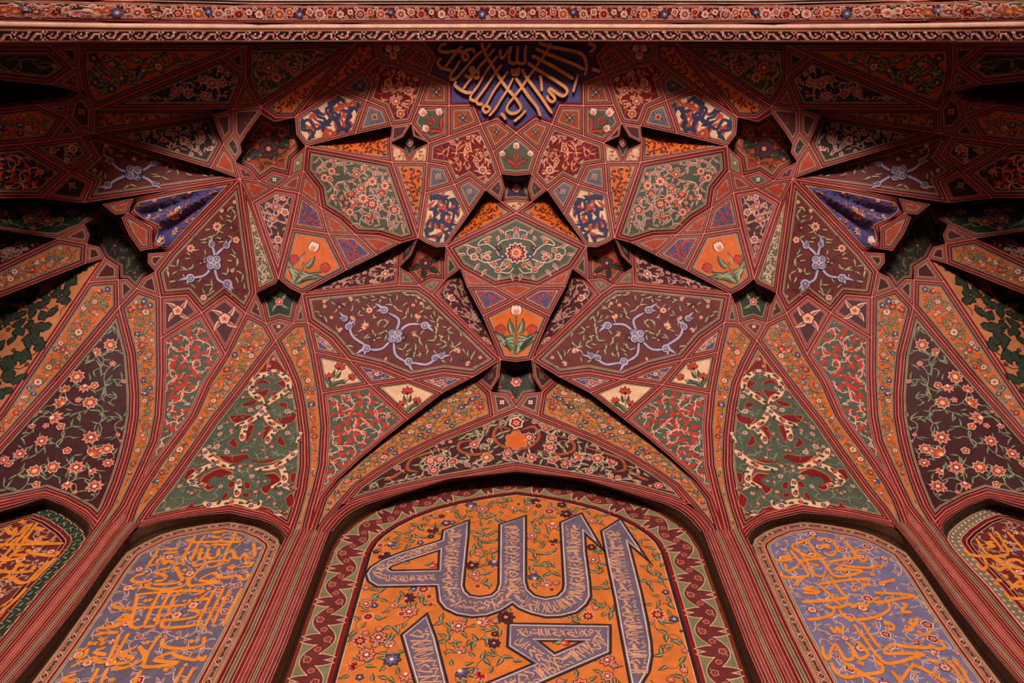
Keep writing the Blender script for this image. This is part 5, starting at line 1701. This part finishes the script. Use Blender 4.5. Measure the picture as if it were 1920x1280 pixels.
def strip(name, label, cat, A, B, stripes, nseg=40, bulge=0.0, pA=None, pB=None, drop=False, single=False, group=None, dA=0.0, dB=0.0, fade=True, part=None, uv=None):
    A2, B2 = resample(A, nseg), resample(B, nseg)
    a3 = np.array([pt(p, pA, dA) for p in A2])
    b3 = np.array([pt(p, pB, dB) for p in B2])
    if drop:
        a3 = np.vstack([a3, [a3[-1, 0], a3[-1, 1], -CAM_Z]])
        b3 = np.vstack([b3, [b3[-1, 0], b3[-1, 1], -CAM_Z]])
    tot = sum(w for _, w in stripes)
    ts = np.r_[0, np.cumsum([w for _, w in stripes])] / tot
    rows = len(a3)
    mid = (a3 + b3) / 2
    wdt = np.linalg.norm(b3 - a3, axis=1)
    out = -mid / np.linalg.norm(mid, axis=1)[:, None]
    out[:, 2] *= .2
    fd = np.clip(np.arange(rows) / 10.0, 0, 1) if fade else np.ones(rows)
    V = []
    for t in ts:
        V.append(a3 * (1 - t) + b3 * t + out * (bulge * wdt * 4 * t * (1 - t) * fd)[:, None])
    V = np.array(V)                       # stripes+1, rows, 3
    mb = MB()
    flat = V.reshape(-1, 3)
    q = flat[[0, 1, rows + 1, rows]]
    nrm = np.cross(q[1] - q[0], q[3] - q[0])
    flip = np.dot(nrm, q[0]) > 0
    mb.v.append(flat)
    mb.n = len(flat)
    for k, (col, _) in enumerate(stripes):
        for r in range(rows - 1):
            fc = [k * rows + r, k * rows + r + 1, (k + 1) * rows + r + 1, (k + 1) * rows + r]
            mb.f.append(fc[::-1] if flip else fc)
            mb.c.append(col)
    c = flat.mean(0)
    roots = []
    for mir in ((False,) if single else (False, True)):
        r = link(name, mb, c, None, mir, True)
        tag(r, label.replace('{L}', 'right' if mir else 'left'), cat, group)
        roots.append(r)
    return roots


C1L = [(544, 990), (529, 1020), (514, 1050), (482, 1121), (454, 1182), (404, 1280), (355, 1376)]
C1R = [(620, 996), (608, 1027), (591, 1074), (564, 1144), (538, 1214), (510, 1280), (472, 1376)]
C0L = [(183, 978), (160, 1010), (147, 1030), (120, 1060), (82, 1100), (0, 1200), (-90, 1310)]
C0R = [(265, 979), (237, 1010), (200, 1060), (147, 1135), (87, 1210), (27, 1280), (-60, 1380)]
strip('engaged_column', 'striped red column between the great orange niche and the {L} lilac niche', 'column', C1L, C1R, CS1, 46, .16, drop=True, group='striped columns of the back wall')
strip('engaged_column', 'striped red column between the {L} lilac niche and the outer dark red niche', 'column', C0L, C0R, CS0, 46, .16, drop=True, group='striped columns of the back wall')
RV = [('brown', 3), ('ink', 1.2), ('brown', 1.4)]
RC_A = [(968, 883), (905, 890), (843, 897), (740, 928), (689, 944), (662, 957), (642, 972), (622, 996)] + C1R[1:-1]
RC_B = [(968, 890), (905, 898), (843, 909), (790, 922), (740, 940), (700, 959), (665, 981), (640, 1003), (622, 1030), (606, 1074), (572, 1168), (533, 1280)]


def sym_strip(A):
    return [(2 * AXIS - x, y) for x, y in reversed(A)] + list(A[1:])


strip('niche_reveal', 'dark brown soffit and jamb round the great orange niche', 'reveal', sym_strip(RC_A), sym_strip(RC_B), RV, 120, 0, None, YN, single=True)
TYI = [(968, 874), (895, 887), (809, 902), (740, 917), (679, 934), (651, 944), (634, 956), (616, 976), (603, 994)]
strip('arch_moulding', 'red and cream striped moulding over the great orange niche', 'moulding', sym_strip(TYI), sym_strip(RC_A[:8]), ARCHS, 100, 0, single=True)
RL_A = [(536, 1012), (526, 993), (510, 982), (490, 974), (431, 961), (380, 965), (309, 975), (275, 985), (262, 988)] + C0R[1:-1]
RL_B = [(526, 1018), (522, 1010), (501, 996), (470, 983), (428, 977), (383, 983), (333, 992), (300, 1002), (267, 1018), (237, 1035), (207, 1072), (165, 1135), (112, 1210), (59, 1280)]
strip('niche_reveal', 'dark brown soffit and jamb round the {L} lilac niche', 'reveal', RL_A, RL_B, RV, 80, 0, None, YN)
BAB = [(544, 990), (541, 986), (498, 962), (431, 946), (344, 960), (265, 977), (258, 990)]
strip('arch_moulding', 'red and cream striped moulding over the {L} lilac niche', 'moulding', BAB, RL_A[:9], ARCHS, 60, 0)
RO_A = [(168, 998), (168, 981), (152, 967), (122, 948), (81, 933), (41, 946), (0, 958), (-60, 974), (-110, 1000), (-150, 1040), (-200, 1120)]
RO_B = [(159, 1012), (158, 999), (142, 983), (112, 963), (80, 951), (41, 958), (0, 968), (-60, 985), (-110, 1010), (-150, 1050), (-200, 1130)]
strip('niche_reveal', 'dark brown soffit round the outer dark red niche at the {L} edge', 'reveal', RO_A, RO_B, RV, 60, 0, None, YN - .02)
DFB = [(183, 978), (162, 957), (122, 935), (84, 922), (0, 939), (-80, 958), (-130, 975), (-200, 1040)]
strip('arch_moulding', 'red and cream striped moulding over the outer dark red niche at the {L} edge', 'moulding', DFB, RO_A[:10], ARCHS, 60, 0)
ax = lambda ys: [(float(x), float(np.interp(abs(x - AXIS), [0, 488, 768, 968, 1060], ys))) for x in range(-90, 2030, 46)]
strip('arch_roll_moulding', 'pale pink and cream roll moulding between the flower band and the zigzag band', 'moulding', ax([41, 42, 39, 35, 31]), ax([55, 56.5, 56, 54, 52]),
      [('black', .8), ('dred', .8), ('rose', 1.6), ('pale', 2.2), ('pale', 2.2), ('tan', 1.6), ('dred', 1.4), ('cream', .5)], 60, .35, single=True, dA=lambda x: ARCH_D(x, -.02), dB=lambda x: ARCH_D(x, -.02), fade=False)
strip('arch_edge_moulding', 'dark red edge strip between the zigzag band and the vault', 'moulding', ax([76.5, 78, 78, 79, 79]), ax([76, 80, 84, 85, 85]),
      [('cream', .4), ('dred', 2), ('red', 1.6), ('cream', .3), ('dred', 2)], 60, 0, single=True, dA=ARCH_D, dB=0.0, fade=False)
strip('arch_outer_moulding', 'pale rose outer moulding at the very top of the front arch', 'moulding', ax([-24, -24, -30, -36, -40]), ax([6, 7, 0, -6, -10]),
      [('rose', 3), ('pink', 5), ('pale', 1), ('black', 1.6), ('cream', .4)], 60, 0, single=True, dA=lambda x: ARCH_D(x, -.04), dB=lambda x: ARCH_D(x, -.06), fade=False)

# ---------------------------------------------------------------- the shell of the building behind the painted surfaces, with added light blockers
def structure(name, verts, faces, key):
    me = bpy.data.meshes.new(name)
    me.from_pydata([tuple(v) for v in verts], [], faces)
    me.materials.append(mat(key))
    ob = bpy.data.objects.new(name, me)
    ob['kind'] = 'structure'
    COL.objects.link(ob)
    return ob


def box(name, x0, x1, y0, y1, z0, z1, key):
    v = [(x, y, z) for x in (x0, x1) for y in (y0, y1) for z in (z0, z1)]
    return structure(name, v, [(0, 1, 3, 2), (4, 6, 7, 5), (0, 4, 5, 1), (2, 3, 7, 6), (0, 2, 6, 4), (1, 5, 7, 3)], key)


sv, sf = [], []
NA, NP = 48, 22
for i in range(NA + 1):
    az = math.radians(-10 + 200 * i / NA)
    for j in range(NP + 1):
        th = math.radians(1 + 57 * j / NP)
        d = np.array([math.sin(th) * math.cos(az), math.sin(th) * math.sin(az), math.cos(th)])
        sv.append(d * (shell_t(d) + 1.1) + np.array([0, 0, CAM_Z]))
for i in range(NA):
    for j in range(NP):
        a = i * (NP + 1) + j
        sf.append((a, a + NP + 1, a + NP + 2, a + 1))
structure('ceiling', sv, sf, 'plaster')
fw = [pt(p, None, d) + np.array([0, 0, CAM_Z]) for d in (ARCH_D, 1.2) for p in ax([-26, -26, -32, -38, -42])]
nf = len(fw) // 2
structure('wall_front_light_block', fw, [(i, i + 1, nf + i + 1, nf + i) for i in range(nf - 1)], 'plaster')  # unseen wall added to stop light passing over the arch
box('floor', -7, 7, -9, 4.6, -.12, 0.0, 'stone')
box('wall_back', -6.6, 6.6, YN + .03, YN + .4, 0, 11.9, 'plaster')
for nm, sx in (('shade_pier_left', -1), ('shade_pier_right', 1)):  # unseen piers added to shade the upper sides of the vault
    box('wall_' + nm, min(sx * 4.15, sx * 6.7), max(sx * 4.15, sx * 6.7), -.7, .12, 0, CAM_Z + 6.1, 'plaster')
box('wall_left', -7.0, -6.7, -.8, YN + .4, 0, 11.9, 'plaster')
box('wall_right', 6.7, 7.0, -.8, YN + .4, 0, 11.9, 'plaster')
